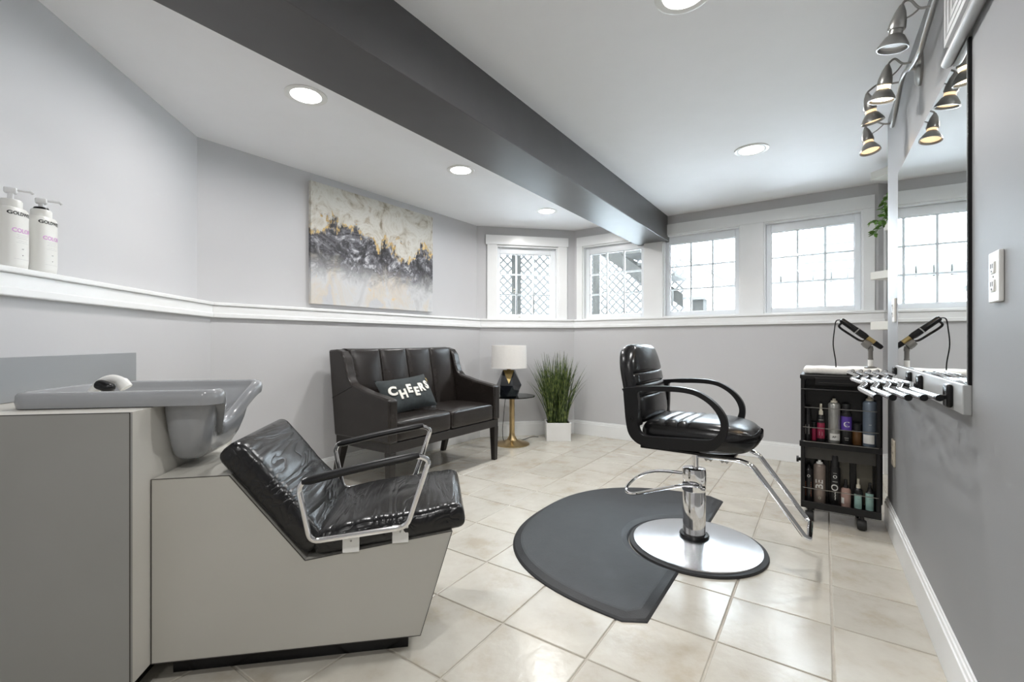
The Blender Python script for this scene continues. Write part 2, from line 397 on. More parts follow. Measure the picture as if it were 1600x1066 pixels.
# rails (chair-rail ledge) and baseboards
for i in range(5):
    mb = MB()
    strip(mb, i, -.028, EOFF[i] + .002, RAIL1 - .021, RAIL1, None, None, mul=True)
    strip(mb, i, -.018, 0, RAIL0, RAIL1 - .021, None, None, mul=True)
    strip(mb, i, -.026, -.018, RAIL0, RAIL0 + .03, None, None, mul=True)
    o = struct(mb.build('trim_%d' % (i + 1), TRIM, smooth=0, bevel=.004))
    o['label'] = 'white chair-rail ledge along the %s wall' % SIDES[i]
    mb = MB()
    strip(mb, i, -.016, 0, 0, .135, None, None, mul=True); strip(mb, i, -.011, 0, .135, .152, None, None, mul=True); strip(mb, i, -.006, 0, .152, .165, None, None, mul=True)
    struct(mb.build('baseboard_' + SIDES[i], TRIM, smooth=0, bevel=.002))
# right wall: a partition that carries the mirror
WN = Vector((.8348, -.5505, 0)); WS = Vector((.5505, .8348, 0)); WD = .38
W_O = WN * WD; W_ROT = math.atan2(WS.y, WS.x)            # local x along the wall away from the camera, local y into the room
struct(MB().box(-.6, 3.528, -.12, 0, 0, H).build('wall_right', PAINT_SHADED, smooth=0, loc=W_O, rotz=W_ROT))
mb = MB().box(-.6, 3.535, 0, .016, 0, .135).box(-.6, 3.535, 0, .011, .135, .152).box(-.6, 3.535, 0, .006, .152, .165)
struct(mb.build('baseboard_right', TRIM, smooth=0, bevel=.002, loc=W_O, rotz=W_ROT))
# floor with its tiles
fl = struct(MB().prism([(*p, -.10) for p in [off_corner(i, .15, .15)[:2] for i in range(NS)]], (0, 0, .096)).build('floor', GROUT, smooth=0))
TA = 34.4; ta = dirv(TA); tb = dirv(TA + 90); PT = .353
def inside(p, pad):
    for i in range(NS):
        a, b, X, Y = seg_frame(i)
        if i in (3, 4): continue
        if (p - a).dot(Y) > pad: return False
    a, b, X, Y = seg_frame(3); a2, b2, X2, Y2 = seg_frame(4)
    return (p - a).dot(Y) < pad or (p - a2).dot(Y2) < pad
tm = MB().box(-PT / 2 + .004, PT / 2 - .004, -PT / 2 + .004, PT / 2 - .004, -.012, -.002)
tv = [(-PT / 2 + .0065, -PT / 2 + .0065), (PT / 2 - .0065, -PT / 2 + .0065), (PT / 2 - .0065, PT / 2 - .0065), (-PT / 2 + .0065, PT / 2 - .0065)]
tm = MB().loft([[(x * 1.015, y * 1.015, -.012) for x, y in tv], [(x * 1.015, y * 1.015, -.002) for x, y in tv], [(x, y, 0) for x, y in tv]], False, True)
tme = tm.mesh('tile', TILE, 0)
T0 = Vector((-.035, 1.774, 0)) + ta * PT / 2 + tb * PT / 2; nt_ = 0
for i in range(-12, 16):
    for j in range(-14, 14):
        p = T0 + ta * (PT * i) + tb * (PT * j)
        if p.y < -.1 or not inside(p, .12): continue
        if (p - W_O).dot(WN) > .75 and p.y < 3: continue
        o = bpy.data.objects.new('tile', tme); COL.objects.link(o); o.parent = fl; o.location = p; o.rotation_euler.z = R(90 - TA); nt_ += 1
print('tiles', nt_)
# ceiling and beam
struct(MB().prism([(*p, H) for p in [off_corner(i, .15, .15)[:2] for i in range(NS)]], (0, 0, .12)).build('ceiling', CEIL, smooth=0))
BA = 34.6; bx = dirv(BA); bw = Vector((-bx.y, bx.x, 0))      # bw points left of the beam
b_end = Vector((1.650, 4.835, 0))
strip_len = 6.6
mb = MB().box(-strip_len, .16, 0, .345, 2.164, H + .01)
struct(mb.build('ceiling_beam', BEAM, smooth=0, bevel=.004, loc=b_end, rotz=math.atan2(bx.y, bx.x)))

# windows: local x along the wall, local y outwards
def window(n, i, x0, x1, z0, z1, gx0, gx1, gz0=1.412, gz1=2.133, crank=False):
    a, b, X, Y = seg_frame(i)
    w = struct(empty('window_%d' % n, a, math.atan2(X.y, X.x)))
    mb = MB().box(x0, x0 + .012, 0, .15, z0, z1).box(x1 - .012, x1, 0, .15, z0, z1).box(x0 + .012, x1 - .012, 0, .15, z1 - .012, z1).box(x0 + .012, x1 - .012, 0, .15, z0 - .0, z0 + .012)
    mb.build('jamb', TRIM, w, smooth=0)
    e = .013
    mb = MB().box(x0 + e, gx0, .062, .115, z0 + e, z1 - e).box(gx1, x1 - e, .062, .115, z0 + e, z1 - e).box(gx0, gx1, .062, .115, z0 + e, gz0).box(gx0, gx1, .062, .115, gz1, z1 - e)
    mb.build('sash', VINYL, w, smooth=0, bevel=.004)
    mb = MB().box(gx0 - .001, gx0 + .006, .078, .092, gz0, gz1).box(gx1 - .006, gx1 + .001, .078, .092, gz0, gz1).box(gx0, gx1, .078, .092, gz1 - .006, gz1).box(gx0, gx1, .078, .092, gz0, gz0 + .006)
    mb.build('gasket', MUNT, w, smooth=0)
    for k in (1, 2):
        x = gx0 + (gx1 - gx0) * k / 3; MB().box(x - .010, x + .010, .086, .096, gz0, gz1).build('muntin', MUNT, w, smooth=0)
        z = gz0 + (gz1 - gz0) * k / 3; MB().box(gx0, gx1, .0865, .0955, z - .009, z + .009).build('muntin', MUNT, w, smooth=0)
    MB().box(gx0, gx1, .084, .087, gz0, gz1).build('pane', GLASS, w, smooth=0)
    if crank:
        MB().box(.47, .60, .035, .06, z0 + .013, z0 + .03).box(.50, .53, .02, .05, z0 + .03, z0 + .045).build('crank_handle', WPLAS, w, smooth=0, bevel=.004)
    return w
w1 = window(1, 2, .231, .976, RAIL1, 2.215, .279, .902, crank=True)
MB().box(.099, 1.098, -.028, 0, 2.222, 2.33).build('head_casing', TRIM, w1, smooth=0, bevel=.003)
MB().box(.118, .231, -.02, 0, RAIL1, 2.222).build('side_casing', TRIM, w1, smooth=0, bevel=.003)
MB().box(.976, 1.086, -.02, 0, RAIL1, 2.222).build('side_casing', TRIM, w1, smooth=0, bevel=.003)
window(2, 3, .11, .86, RAIL1, 2.225, .167, .80)
window(3, 3, 1.06, 1.805, RAIL1, 2.225, 1.111, 1.75)
window(4, 3, 2.01, 2.755, RAIL1, 2.225, 2.065, 2.698)
a, b, X, Y = seg_frame(3)
cs = struct(empty('trim_6', a, math.atan2(X.y, X.x))); cs['label'] = 'white flat casing boards around the row of three windows'
MB().box(.035, 2.835, -.022, 0, 2.225, 2.335).build('head_casing', TRIM, cs, smooth=0, bevel=.003)
for (x0, x1) in ((.035, .11), (.86, 1.06), (1.805, 2.01), (2.755, 2.835)):
    MB().box(x0, x1, -.02, 0, RAIL1, 2.225).build('side_casing', TRIM, cs, smooth=0, bevel=.003)
# casing of one more window round the corner, mostly hidden behind the mirror wall
a, b, X, Y = seg_frame(4)
c5 = struct(empty('trim_7', a, math.atan2(X.y, X.x)))
MB().box(.05, .145, -.02, 0, RAIL1, 2.33).box(.145, .95, -.02, 0, 2.225, 2.33).build('side_casing', TRIM, c5, smooth=0, bevel=.003)
# side wall of the alcove that holds the shelves
AL_O = Vector((2.717, 3.45, 0)); AL_R = math.atan2(P80.y, P80.x)
struct(MB().box(.50, .60, -1.0, .27, 0, H).build('wall_shelf_side', PAINT, smooth=0, loc=AL_O, rotz=AL_R))

# ------------------------------------------------------------------ outside
gm = MB(); P = [off_corner(i, .16, .16) for i in range(1, 6)]
far = [(-14, 6), (-9, 22), (6, 30), (20, 22), (22, 4)]
gm.add([(p.x, p.y, 1.18) for p in P] + [(x, y, 1.18) for x, y in far], [(0, 1, 6, 5), (1, 2, 7, 6), (2, 3, 8, 7), (3, 4, 9, 8)])
struct(gm.build('ground', SNOW, smooth=0))
a2, b2, X2, Y2 = seg_frame(2); a3, b3, X3, Y3 = seg_frame(3)
def lattice(name, label, org, X, w, z0, z1, pitch=.145, sw=.034):
    t = thing(name, label, 'lattice', org, math.atan2(X.y, X.x))
    for sgn in (1, -1):
        c = -(z1 - z0)
        while c < w:
            # diagonal from (c, z0) to (c + h, z1), clipped to 0..w
            h = z1 - z0; u0 = max(0, c); u1 = min(w, c + h)
            if u1 - u0 > .05:
                pa = (u0, z0 + (u0 - c)); pb = (u1, z0 + (u1 - c)); k = sw * .707
                if sgn < 0: pa = (w - pa[0], pa[1]); pb = (w - pb[0], pb[1])
                d = (pb[0] - pa[0], pb[1] - pa[1]); l = math.hypot(*d); nx, nz = -d[1] / l * sw / 2, d[0] / l * sw / 2
                y = 0 if sgn > 0 else .008
                MB().prism([(pa[0] + nx, y, pa[1] + nz), (pa[0] - nx, y, pa[1] - nz), (pb[0] - nx, y, pb[1] - nz), (pb[0] + nx, y, pb[1] + nz)], (0, .007, 0)).build('slat', LATT, t, smooth=0)
            c += pitch
    return t
lcor = off_corner(3, 1.75, 1.95)
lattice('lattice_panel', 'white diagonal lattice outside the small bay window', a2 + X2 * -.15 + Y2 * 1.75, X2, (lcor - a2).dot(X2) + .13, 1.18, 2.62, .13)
def board(name, label, cat, p0, p1, w, h, m):
    p0 = Vector(p0); p1 = Vector(p1); d = p1 - p0; t = d.normalized(); s = t.cross(Vector((0, 0, 1))).normalized() if abs(t.z) < .95 else Vector((1, 0, 0)); u = s.cross(t)
    q = [s * (w / 2) * i + u * (h / 2) * j for i, j in ((-1, -1), (1, -1), (1, 1), (-1, 1))]
    mb = MB().prism([tuple(v) for v in q], tuple(d))
    o = mb.build(name, m, smooth=0, loc=p0); tag(o, label, cat); return o
q = a2 + X2 * .74 + Y2 * 1.3
board('deck_post', 'rough grey wooden deck post outside the small bay window', 'post', (q.x, q.y, 1.18), (q.x, q.y, 2.405), .14, .14, OLDWOOD)
q0 = a2 + X2 * -.3 + Y2 * 1.2; q1 = a2 + X2 * 1.6 + Y2 * 1.2
board('deck_beam', 'dark weathered beam over the post outside the bay window', 'beam', (q0.x, q0.y, 2.56), (q1.x, q1.y, 2.56), .1, .30, DARKWOOD)
dk = thing('deck', 'dark wooden deck overhead outside the small bay window', 'deck', a2 + Y2 * .2, math.atan2(X2.y, X2.x))
for k in range(10): MB().box(-.7, 1.5, k * .145, k * .145 + .138, 2.715, 2.755).build('plank', DARKWOOD, dk, smooth=0)
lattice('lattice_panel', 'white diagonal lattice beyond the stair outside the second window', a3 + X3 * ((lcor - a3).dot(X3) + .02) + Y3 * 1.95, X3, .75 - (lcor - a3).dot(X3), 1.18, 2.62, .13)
q = a3 + X3 * -.28 + Y3 * 1.2
board('deck_post', 'grey wooden post outside the second window beside the stair', 'post', (q.x, q.y, 1.18), (q.x, q.y, 2.75), .10, .10, OLDWOOD)
q0 = a3 + X3 * -.25 + Y3 * 1.25; q1 = a3 + X3 * 1.12 + Y3 * 1.25
st = thing('outdoor_stair', 'weathered wooden stair descending outside the second and third windows', 'stairs', (q0.x, q0.y, 0), math.atan2(X3.y, X3.x))
def para(x0, z0, x1, z1, h, y0, y1): return MB().prism([(x0, y0, z0 - h / 2), (x1, y0, z1 - h / 2), (x1, y0, z1 + h / 2), (x0, y0, z0 + h / 2)], (0, y1 - y0, 0))
para(0, 2.48, 1.05, 1.668, .20, 0, .045).build('stringer', OLDWOOD, st, smooth=0)
para(0, 2.48, 1.05, 1.668, .20, .5, .545).build('stringer', OLDWOOD, st, smooth=0)
for k in range(4):
    x = .12 + k * .232; z = 2.50 - k * .18; MB().box(x, x + .27, -.03, .57, z, z + .04).build('tread', OLDWOOD, st, smooth=0)
para(.55, 2.62, 2.1, 1.60, .06, .0, .04).build('handrail', LATT, st, smooth=0)
q = a3 + X3 * 1.30 + Y3 * 1.1
sp = thing('timber_planter_wall', 'low grey timber steps outside the third window', 'timber wall', (q.x, q.y, 1.18), math.atan2(X3.y, X3.x))
MB().box(-.22, -.08, 0, .2, 0, .44).build('post', OLDWOOD, sp, smooth=0)
MB().box(-.2, .16, .02, .18, 0, .26).build('timber', OLDWOOD, sp, smooth=0)
MB().box(-.3, -.05, -.03, .22, .44, .48).build('cap_board', LATT, sp, smooth=0)
# neighbour's house and low stone wall
bkq = a3 + X3 * .4 + Y3 * 5.8
bk_ = MB().loft([[(-.1, -.5, 0), (5.6, -.5, 0), (5.6, 1.5, 0), (-.1, 1.5, 0)], [(0, 0, 1.06), (5.5, 0, 1.06), (5.5, 1.5, 1.06), (0, 1.5, 1.06)]]).build('snow_bank', SNOW, smooth=0, loc=(bkq.x, bkq.y, 1.18), rotz=math.atan2(X3.y, X3.x))
tag(bk_, 'white snowy bank under the stone row outside the right-hand window', 'bank')
hq = a3 + X3 * 2.0 + Y3 * 7.5
hs = thing('neighbour_house', 'pale sided house wall seen through the right-hand window', 'house', (hq.x, hq.y, 1.18), math.atan2(X3.y, X3.x))
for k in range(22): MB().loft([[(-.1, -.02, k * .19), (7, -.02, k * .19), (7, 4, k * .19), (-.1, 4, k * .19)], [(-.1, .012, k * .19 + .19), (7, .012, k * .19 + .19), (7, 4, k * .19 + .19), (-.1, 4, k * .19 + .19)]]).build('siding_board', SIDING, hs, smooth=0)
sw_ = thing('stone_wall', 'low pale stone garden wall outside the right-hand window', 'wall', (a3 + X3 * .6 + Y3 * 6.1 + Vector((0, 0, 1.06))).to_tuple(), math.atan2(X3.y, X3.x))
x = 0
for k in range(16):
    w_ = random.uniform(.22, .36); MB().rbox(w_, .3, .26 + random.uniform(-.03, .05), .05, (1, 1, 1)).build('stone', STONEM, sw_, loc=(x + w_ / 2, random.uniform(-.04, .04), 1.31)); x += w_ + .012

# ------------------------------------------------------------------ recessed ceiling lights
def can(x, y, label):
    t = thing('recessed_light', label, 'ceiling light', (x, y, H), 0, 'recessed ceiling lights')
    MB().lathe([(.078, -.004), (.098, -.008), (.108, -.004), (.108, 0), (.078, 0), (.078, -.004)], 40, cap0=False, cap1=False).build('trim_ring', WPLAS, t)
    MB().lathe([(.0, -.003), (.079, -.003), (.079, -.001), (.0, -.001)], 40, cap0=False, cap1=False).build('lens', LENSM, t)
    l = bpy.data.lights.new('can_lamp', 'AREA'); l.shape = 'DISK'; l.size = .15; l.energy = CAN_W; l.color = (1.0, .985, .97); l.spread = R(170)
    lo = bpy.data.objects.new('can_lamp', l); COL.objects.link(lo); lo.parent = t; lo.location = (0, 0, -.012)
LENSM = mat('lamp_lens', (.9, .9, .88), .5, emit=(1, .98, .95), es=LENS_E)
can(-1.115, 2.463, 'recessed ceiling light left of the dark beam, nearest the camera')
can(-.3985, 3.542, 'recessed ceiling light left of the beam, above the right end of the loveseat')
can(.354, 4.658, 'recessed ceiling light left of the beam, deepest, near the small bay window')
can(1.664, 3.163, 'recessed ceiling light right of the beam, before the window row')
can(.6575, 1.742, 'recessed ceiling light right of the beam, cut off by the top of the picture')
for (x, y, w_) in ((-.45, .25, 'overhead of the shampoo cabinet'), (-.55, -1.6, 'near the back wall, left'), (1.1, -1.6, 'near the back wall, right'), (3.0, .6, 'beyond the mirror wall')):  # fill lamps added out of view to brighten the room
    can(x, y, 'added recessed fill light out of the picture, ' + w_)

# ------------------------------------------------------------------ painting
a, b, X, Y = seg_frame(1)
pa = thing('canvas_painting', 'large abstract canvas in cream, black, grey and gold above the loveseat', 'painting', a + X * .766 + Vector((0, 0, 1.395)), math.atan2(X.y, X.x))
MB().box(0, 1.316, -.036, -.002, 0, .966).build('canvas', mat_painting(), pa, smooth=0, bevel=.003)
MB().box(.02, 1.296, -.003, 0, .02, .946).build('stretcher_frame', SHELFM, pa, smooth=0)

# ------------------------------------------------------------------ pump bottles on the ledge
PINK = mat('pink_print', (.72, .36, .72), .5, var=.02); INK = mat('black_print', (.02, .02, .022), .5); GINK = mat('grey_print', (.45, .45, .47), .5)
BOTW = mat('white_bottle', (.80, .80, .77), .35, var=.01); CLEARW = mat('white_pump', (.82, .83, .84), .25, var=.01)
a, b, X, Y = seg_frame(0); lw = (Vector((*A_, 0)) - a).length
def pump_bottle(x, label, yaw, collar_dark):
    t = thing('pump_bottle', label, 'bottle', a + X * (lw + x) + Y * -.050 + Vector((0, 0, RAIL1)), math.atan2(X.y, X.x), 'pump bottles on the ledge')
    ax, ay = .050, .037
    def ring(s, z, p=2.4): return [(ax * s * math.copysign(abs(math.cos(q)) ** (2 / p), math.cos(q)), ay * s * math.copysign(abs(math.sin(q)) ** (2 / p), math.sin(q)), z) for q in [2 * math.pi * i / 40 for i in range(40)]]
    MB().loft([ring(.86, 0), ring(.94, .004), ring(.98, .018), ring(1, .03), ring(1, .195), ring(.97, .207), ring(.86, .214)]).build('body', BOTW, t, smooth=50)
    MB().lathe([(.030, .213), (.030, .238), (.027, .243), (.0, .243)], 28, cap1=False).build('collar', BOTW, t)
    if collar_dark: MB().lathe([(.024, .243), (.020, .252), (.0, .252)], 24, cap1=False).build('collar_ring', GLOSSB, t)
    p = MB().lathe([(.008, .243), (.008, .268)], 14); p.rbox(.034, .022, .022, .006, (2, 2, 2), M=Matrix.Rotation(yaw, 4, 'Z') @ Matrix.Translation((0, 0, .277)))
    ca, sa = math.cos(yaw), math.sin(yaw); p.tube([(ca * .01, sa * .01, .281), (ca * .05, sa * .05, .281), (ca * .056, sa * .056, .274)], .0045, 8); p.build('pump', CLEARW, t)
    def wrap(z):
        def f(c):
            xx = max(-.0495, min(.0495, c.x)); yy = -ay * max(0.0, 1 - abs(xx / ax) ** 2.4) ** (1 / 2.4); return Vector((xx, yy - .0006, z + c.y))
        return f
    text_obj('lettering', 'GOLDWELL', .0165, INK, t, wrap(.192), bold=.0005)
    text_obj('lettering', 'COLOR', .020, PINK, t, wrap(.133), bold=.0004)
    for z, w in ((.119, 16), (.113, 14), (.107, 17), (.098, 12), (.092, 18)): text_obj('lettering', '-' * w, .008, GINK, t, wrap(z))
    text_obj('lettering', 'ml', .008, INK, t, wrap(.07)); text_obj('lettering', '.', .03, INK, t, wrap(.055))
    text_obj('lettering', '-' * 22, .008, GINK, t, wrap(.034))
pump_bottle(-1.258, 'white pump bottle with pink lettering standing right on the white ledge', R(-60), True)
pump_bottle(-1.385, 'white pump bottle at the picture edge, left of its twin on the ledge', R(-60), False)

# ------------------------------------------------------------------ shampoo cabinet, basin, chair
SO = Vector((-1.147, 1.443, 0)); SR = math.atan2(P80.y, P80.x)          # local x = out from the left wall, y = away from the camera
cb = thing('shampoo_cabinet', 'tall taupe laminate cabinet at left carrying the grey wash basin', 'cabinet', SO, SR)
MB().box(-.552, -.012, -.086, .574, .075, .876).build('carcass', LAMIN, cb, smooth=0)
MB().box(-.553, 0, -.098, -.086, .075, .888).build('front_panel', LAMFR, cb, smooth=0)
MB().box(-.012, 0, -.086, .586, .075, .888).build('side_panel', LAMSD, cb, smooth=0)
MB().box(-.553, -.012, .574, .586, .075, .888).build('rear_panel', LAMIN, cb, smooth=0)
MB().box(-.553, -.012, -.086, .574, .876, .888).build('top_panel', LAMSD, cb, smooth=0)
MB().box(-.0015, .0008, -.0985, -.0965, .075, .8885).box(-.553, .0008, -.0985, -.0965, .8865, .8885).build('edge_line', EDGE, cb, smooth=0)
MB().box(-.55, -.05, -.03, .53, 0, .075).build('toe_kick', GLOSSB, cb, smooth=0)
# backsplash on the left wall
a, b, X, Y = seg_frame(0)
bsx = lw - .775
bs = tag(MB().box(-1.0, 0, -.014, 0, .889, 1.044).build('backsplash', LAMGR, smooth=0, bevel=.002, loc=a + X * bsx + Y * -.0805, rotz=math.atan2(X.y, X.x)), 'flat grey laminate backsplash on the wall behind the wash basin', 'backsplash')

def build_basin():
    t = thing('wash_basin', 'grey glazed hair-washing basin with neck dip on the laminate cabinet', 'sink', SO + P80 * 0, SR)
    N = 120; t0, t1, q0, q1, rc = -.40, .190, .005, .445, .055
    # outline as rounded rectangle, evenly sampled
    base = []
    def arc(cx, cy, a0):
        for k in range(13): an = R(a0 + 90 * k / 12); base.append((cx + rc * math.cos(an), cy + rc * math.sin(an)))
    def line(p, q, n):
        for k in range(1, n): base.append((p[0] + (q[0] - p[0]) * k / n, p[1] + (q[1] - p[1]) * k / n))
    arc(t1 - rc, q0 + rc, -90); line((t1, q0 + rc), (t1, q1 - rc), 30); arc(t1 - rc, q1 - rc, 0); line((t1 - rc, q1), (t0 + rc, q1), 14)
    arc(t0 + rc, q1 - rc, 90); line((t0, q1 - rc), (t0, q0 + rc), 12); arc(t0 + rc, q0 + rc, 180); line((t0 + rc, q0), (t1 - rc, q0), 14)
    n = len(base); ct, cq = (-.10, .225)
    def normal(i):
        p, q = base[i - 1], base[(i + 1) % n]; d = (q[0] - p[0], q[1] - p[1]); l = math.hypot(*d); return (d[1] / l, -d[0] / l)
    nm = [normal(i) for i in range(n)]
    def dip(p):
        if p[0] < t1 - .09: return 0
        u = (p[1] - .20) / (.145 if p[1] < .20 else .20); fx = min(1, (p[0] - (t1 - .09)) / .06)
        return (.5 + .5 * math.cos(math.pi * u)) * fx if abs(u) < 1 else 0
    def ring(inset, z, pull=.055, zf=1.0):
        out = []
        for p, m_ in zip(base, nm):
            d = dip(p); out.append((p[0] - m_[0] * inset - d * pull, p[1] - m_[1] * inset, z - d * .125 * zf))
        return out
    def shrink(f, z, cx=.03):
        return [(cx + (p[0] - .04 - cx) * f[0] if True else 0, cq + (p[1] - cq) * f[1], z) for p in base]
    zr = .940
    rings = [ring(.050, zr - .050), ring(.014, zr - .052), ring(.002, zr - .049), ring(-.002, zr - .03), ring(0, zr - .010), ring(.006, zr - .002), ring(.014, zr + .001), ring(.022, zr), ring(.029, zr - .006), ring(.034, zr - .02),
             ring(.046, zr - .034), ring(.085, zr - .075, zf=.75), ring(.11, zr - .12, zf=.4)]
    last = rings[-1]
    rings.append([(.06 + (x - .06) * .62, cq + (y - cq) * .7, .76) for x, y, z in last]); rings.append([(.06 + (x - .06) * .25, cq + (y - cq) * .35, .73) for x, y, z in last])
    MB().loft(rings, False, True).build('rim', SINKM, t, smooth=60)
    # deep body below the rim, hanging in front of the cabinet
    lv = [(.690, .022, .06, .085), (.694, .010, .085, .110), (.712, .003, .108, .135), (.75, .0, .130, .155), (.80, -.002, .146, .168), (.84, -.004, .154, .175), (.87, -.005, .158, .180), (.900, -.006, .160, .182)]
    rr = []
    def rrect(x0, x1, y0, y1, r_, z):
        pts = []
        cs = [((x1 - r_, y0 + r_), -90), ((x1 - r_, y1 - r_), 0), ((x0 + r_, y1 - r_), 90), ((x0 + r_, y0 + r_), 180)]
        for m_, ((cx, cy), a0) in enumerate(cs):
            for k in range(9): an = R(a0 + 90 * k / 8); pts.append((cx + r_ * math.cos(an), cy + r_ * math.sin(an), z))
            (nx, ny), na = cs[(m_ + 1) % 4]; q = (nx + r_ * math.cos(R(na)), ny + r_ * math.sin(R(na))); p = pts[-1]
            for k in range(1, 16): pts.append((p[0] + (q[0] - p[0]) * k / 16, p[1] + (q[1] - p[1]) * k / 16, z))
        return pts
    def cut(p):
        x, y, z = p
        if x < .08: return p
        u = (y - .20) / (.145 if y < .20 else .20); d = .5 + .5 * math.cos(math.pi * u) if abs(u) < 1 else 0
        return (x - .030 * d * max(0, min(1, (z - .70) / .12)), y, min(z, .900 - .125 * d))
    for z, x0, x1, hq in lv: rr.append([cut(p) for p in rrect(x0, x1, cq - hq, cq + hq, min(.055, (x1 - x0) * .45), z)])
    MB().loft(rr, True, False).build('bowl', SINKM, t, smooth=60)
    f = MB().lathe([(.024, 0), (.024, .012), (.016, .02), (.016, .03), (.0, .032)], 20, c=(-.30, .25, .85)).tube(smooth_path([(-.33, .25, .90), (-.30, .25, .945), (-.265, .25, .962), (-.235, .25, .955), (-.215, .25, .93)], 5), [.016] * 16 + [.02] * 5, 12)
    f.build('faucet', WPLAS, t)
    MB().rbox(.06, .04, .035, .016, (2, 2, 2), M=Matrix.Translation((-.262, .215, .940)) @ Matrix.Rotation(.4, 4, 'Y')).build('sprayer', GLOSSB, t)
build_basin()

def build_shampoo_chair():
    t = thing('shampoo_chair', 'black vinyl reclined shampoo chair on a taupe laminate box base', 'chair', SO, SR)
    out = [(0.003, .075), (.84, .075), (.95, .431), (.462, .366), (.229, .662), (0.003, .66)]
    MB().prism([(x, 0, z) for x, z in out], (0, .49, 0)).build('box_base', LAMIN, t, smooth=0, bevel=.0015)
    ml = MB()
    for p, q in zip(out, out[1:] + out[:1]):
        d = (q[0] - p[0], q[1] - p[1]); l = math.hypot(*d); nx, nz = d[1] / l * .001, -d[0] / l * .001
        ml.prism([(p[0] + nx, -.0008, p[1] + nz), (q[0] + nx, -.0008, q[1] + nz), (q[0] - nx, -.0008, q[1] - nz), (p[0] - nx, -.0008, p[1] - nz)], (0, .003, 0))
    ml.build('edge_line', EDGE, t, smooth=0)
    MB().box(.034, .795, .062, .44, 0, .075).build('toe_kick', GLOSSB, t, smooth=0)
    def fr(o, ex, ez):
        ex = Vector((ex[0], 0, ex[1])).normalized(); ey = Vector((0, 1, 0)); ez = Vector((ez[0], 0, ez[1])).normalized()
        M = Matrix.Identity(4)
        for i in range(3): M[i][0] = ex[i]; M[i][1] = ey[i]; M[i][2] = ez[i]; M[i][3] = o[i]
        return M
    def puff(amt, seed, front=0):
        def f(p, u):
            e = max(0, 1 - u.x * u.x) ** .6 * max(0, 1 - u.y * u.y) ** .6
            p = p.copy()
            if u.z > 0: p.z += amt * e * (u.z)
            w = noise.noise(Vector((p.x * 9 + seed, p.y * 6, p.z * 9))) * .006 + noise.noise(Vector((p.x * 30 + seed, p.y * 10, p.z * 20))) * .0025
            p.z += w * (1 if u.z > 0 else .2); p.y += w * .5
            return p
        return f
    e = (-.625, .780); nn = (.780, .625); th = .088
    o = Vector((.462 + e[0] * .226 + nn[0] * th / 2, .245, .371 + e[1] * .226 + nn[1] * th / 2 + .002))
    bo = MB().rbox(.45, .495, th, .03, (26, 20, 4), puff(.012, 3)).build('back_cushion', WRINK, t, smooth=60)
    bo.matrix_local = fr(o, e, nn)
    d = (.992, .122); n2 = (-.122, .992)
    th = .082; o = Vector((.462 + d[0] * .285 + n2[0] * th / 2, .245, .368 + d[1] * .285 + n2[1] * th / 2 + .003))
    so = MB().rbox(.515, .50, th, .028, (30, 24, 4), puff(.022, 9)).build('seat_cushion', WRINK, t, smooth=60)
    so.matrix_local = fr(o, d, n2)
    for q, side in ((-.03, -1), (.52, 1)):
        loop = [(.486, q, .440), (.451, q, .616), (.466, q, .642), (.836, q, .708), (.871, q, .692), (.796, q, .468)]
        MB().tube(fillet(loop, .03, True, 5), .0095, 10, True, sq=(1, .75)).build('arm_frame', CHROME, t)
        pt = [Vector((.462, q, .637)), Vector((.64, q, .676)), Vector((.838, q, .711))]
        MB().tube(smooth_path(pt, 5), [.010] + [.0165] * 8 + [.016, .011], 12, sq=(.85, 1.15)).build('arm_pad', PLAST, t)
        y0, y1 = (-.042, -.001) if side < 0 else (.491, .532)
        yy0, yy1 = (-.0235, -.001) if side < 0 else (.491, .513)
        for (x0, z0) in ((.582, .384), (.745, .404)):
            bk = MB().box(x0, x0 + .055, *((-.006, 0) if side < 0 else (.49, .496)), z0, z0 + .062).box(x0, x0 + .055, yy0, yy1, z0 + .056, z0 + .062)
            bo = bk.build('arm_bracket', WPLAS, t, smooth=0, bevel=.002)
            MB().lathe([(.0, 0), (.0035, 0), (.0035, .002), (.0, .003)], 10, cap0=False, cap1=False, M=Matrix.Translation((x0 + .028, -.006 if side < 0 else .496, z0 + .04)) @ Matrix.Rotation(R(90) * (1 if side < 0 else -1), 4, 'X')).build('screw', NICKEL, bo)
build_shampoo_chair()

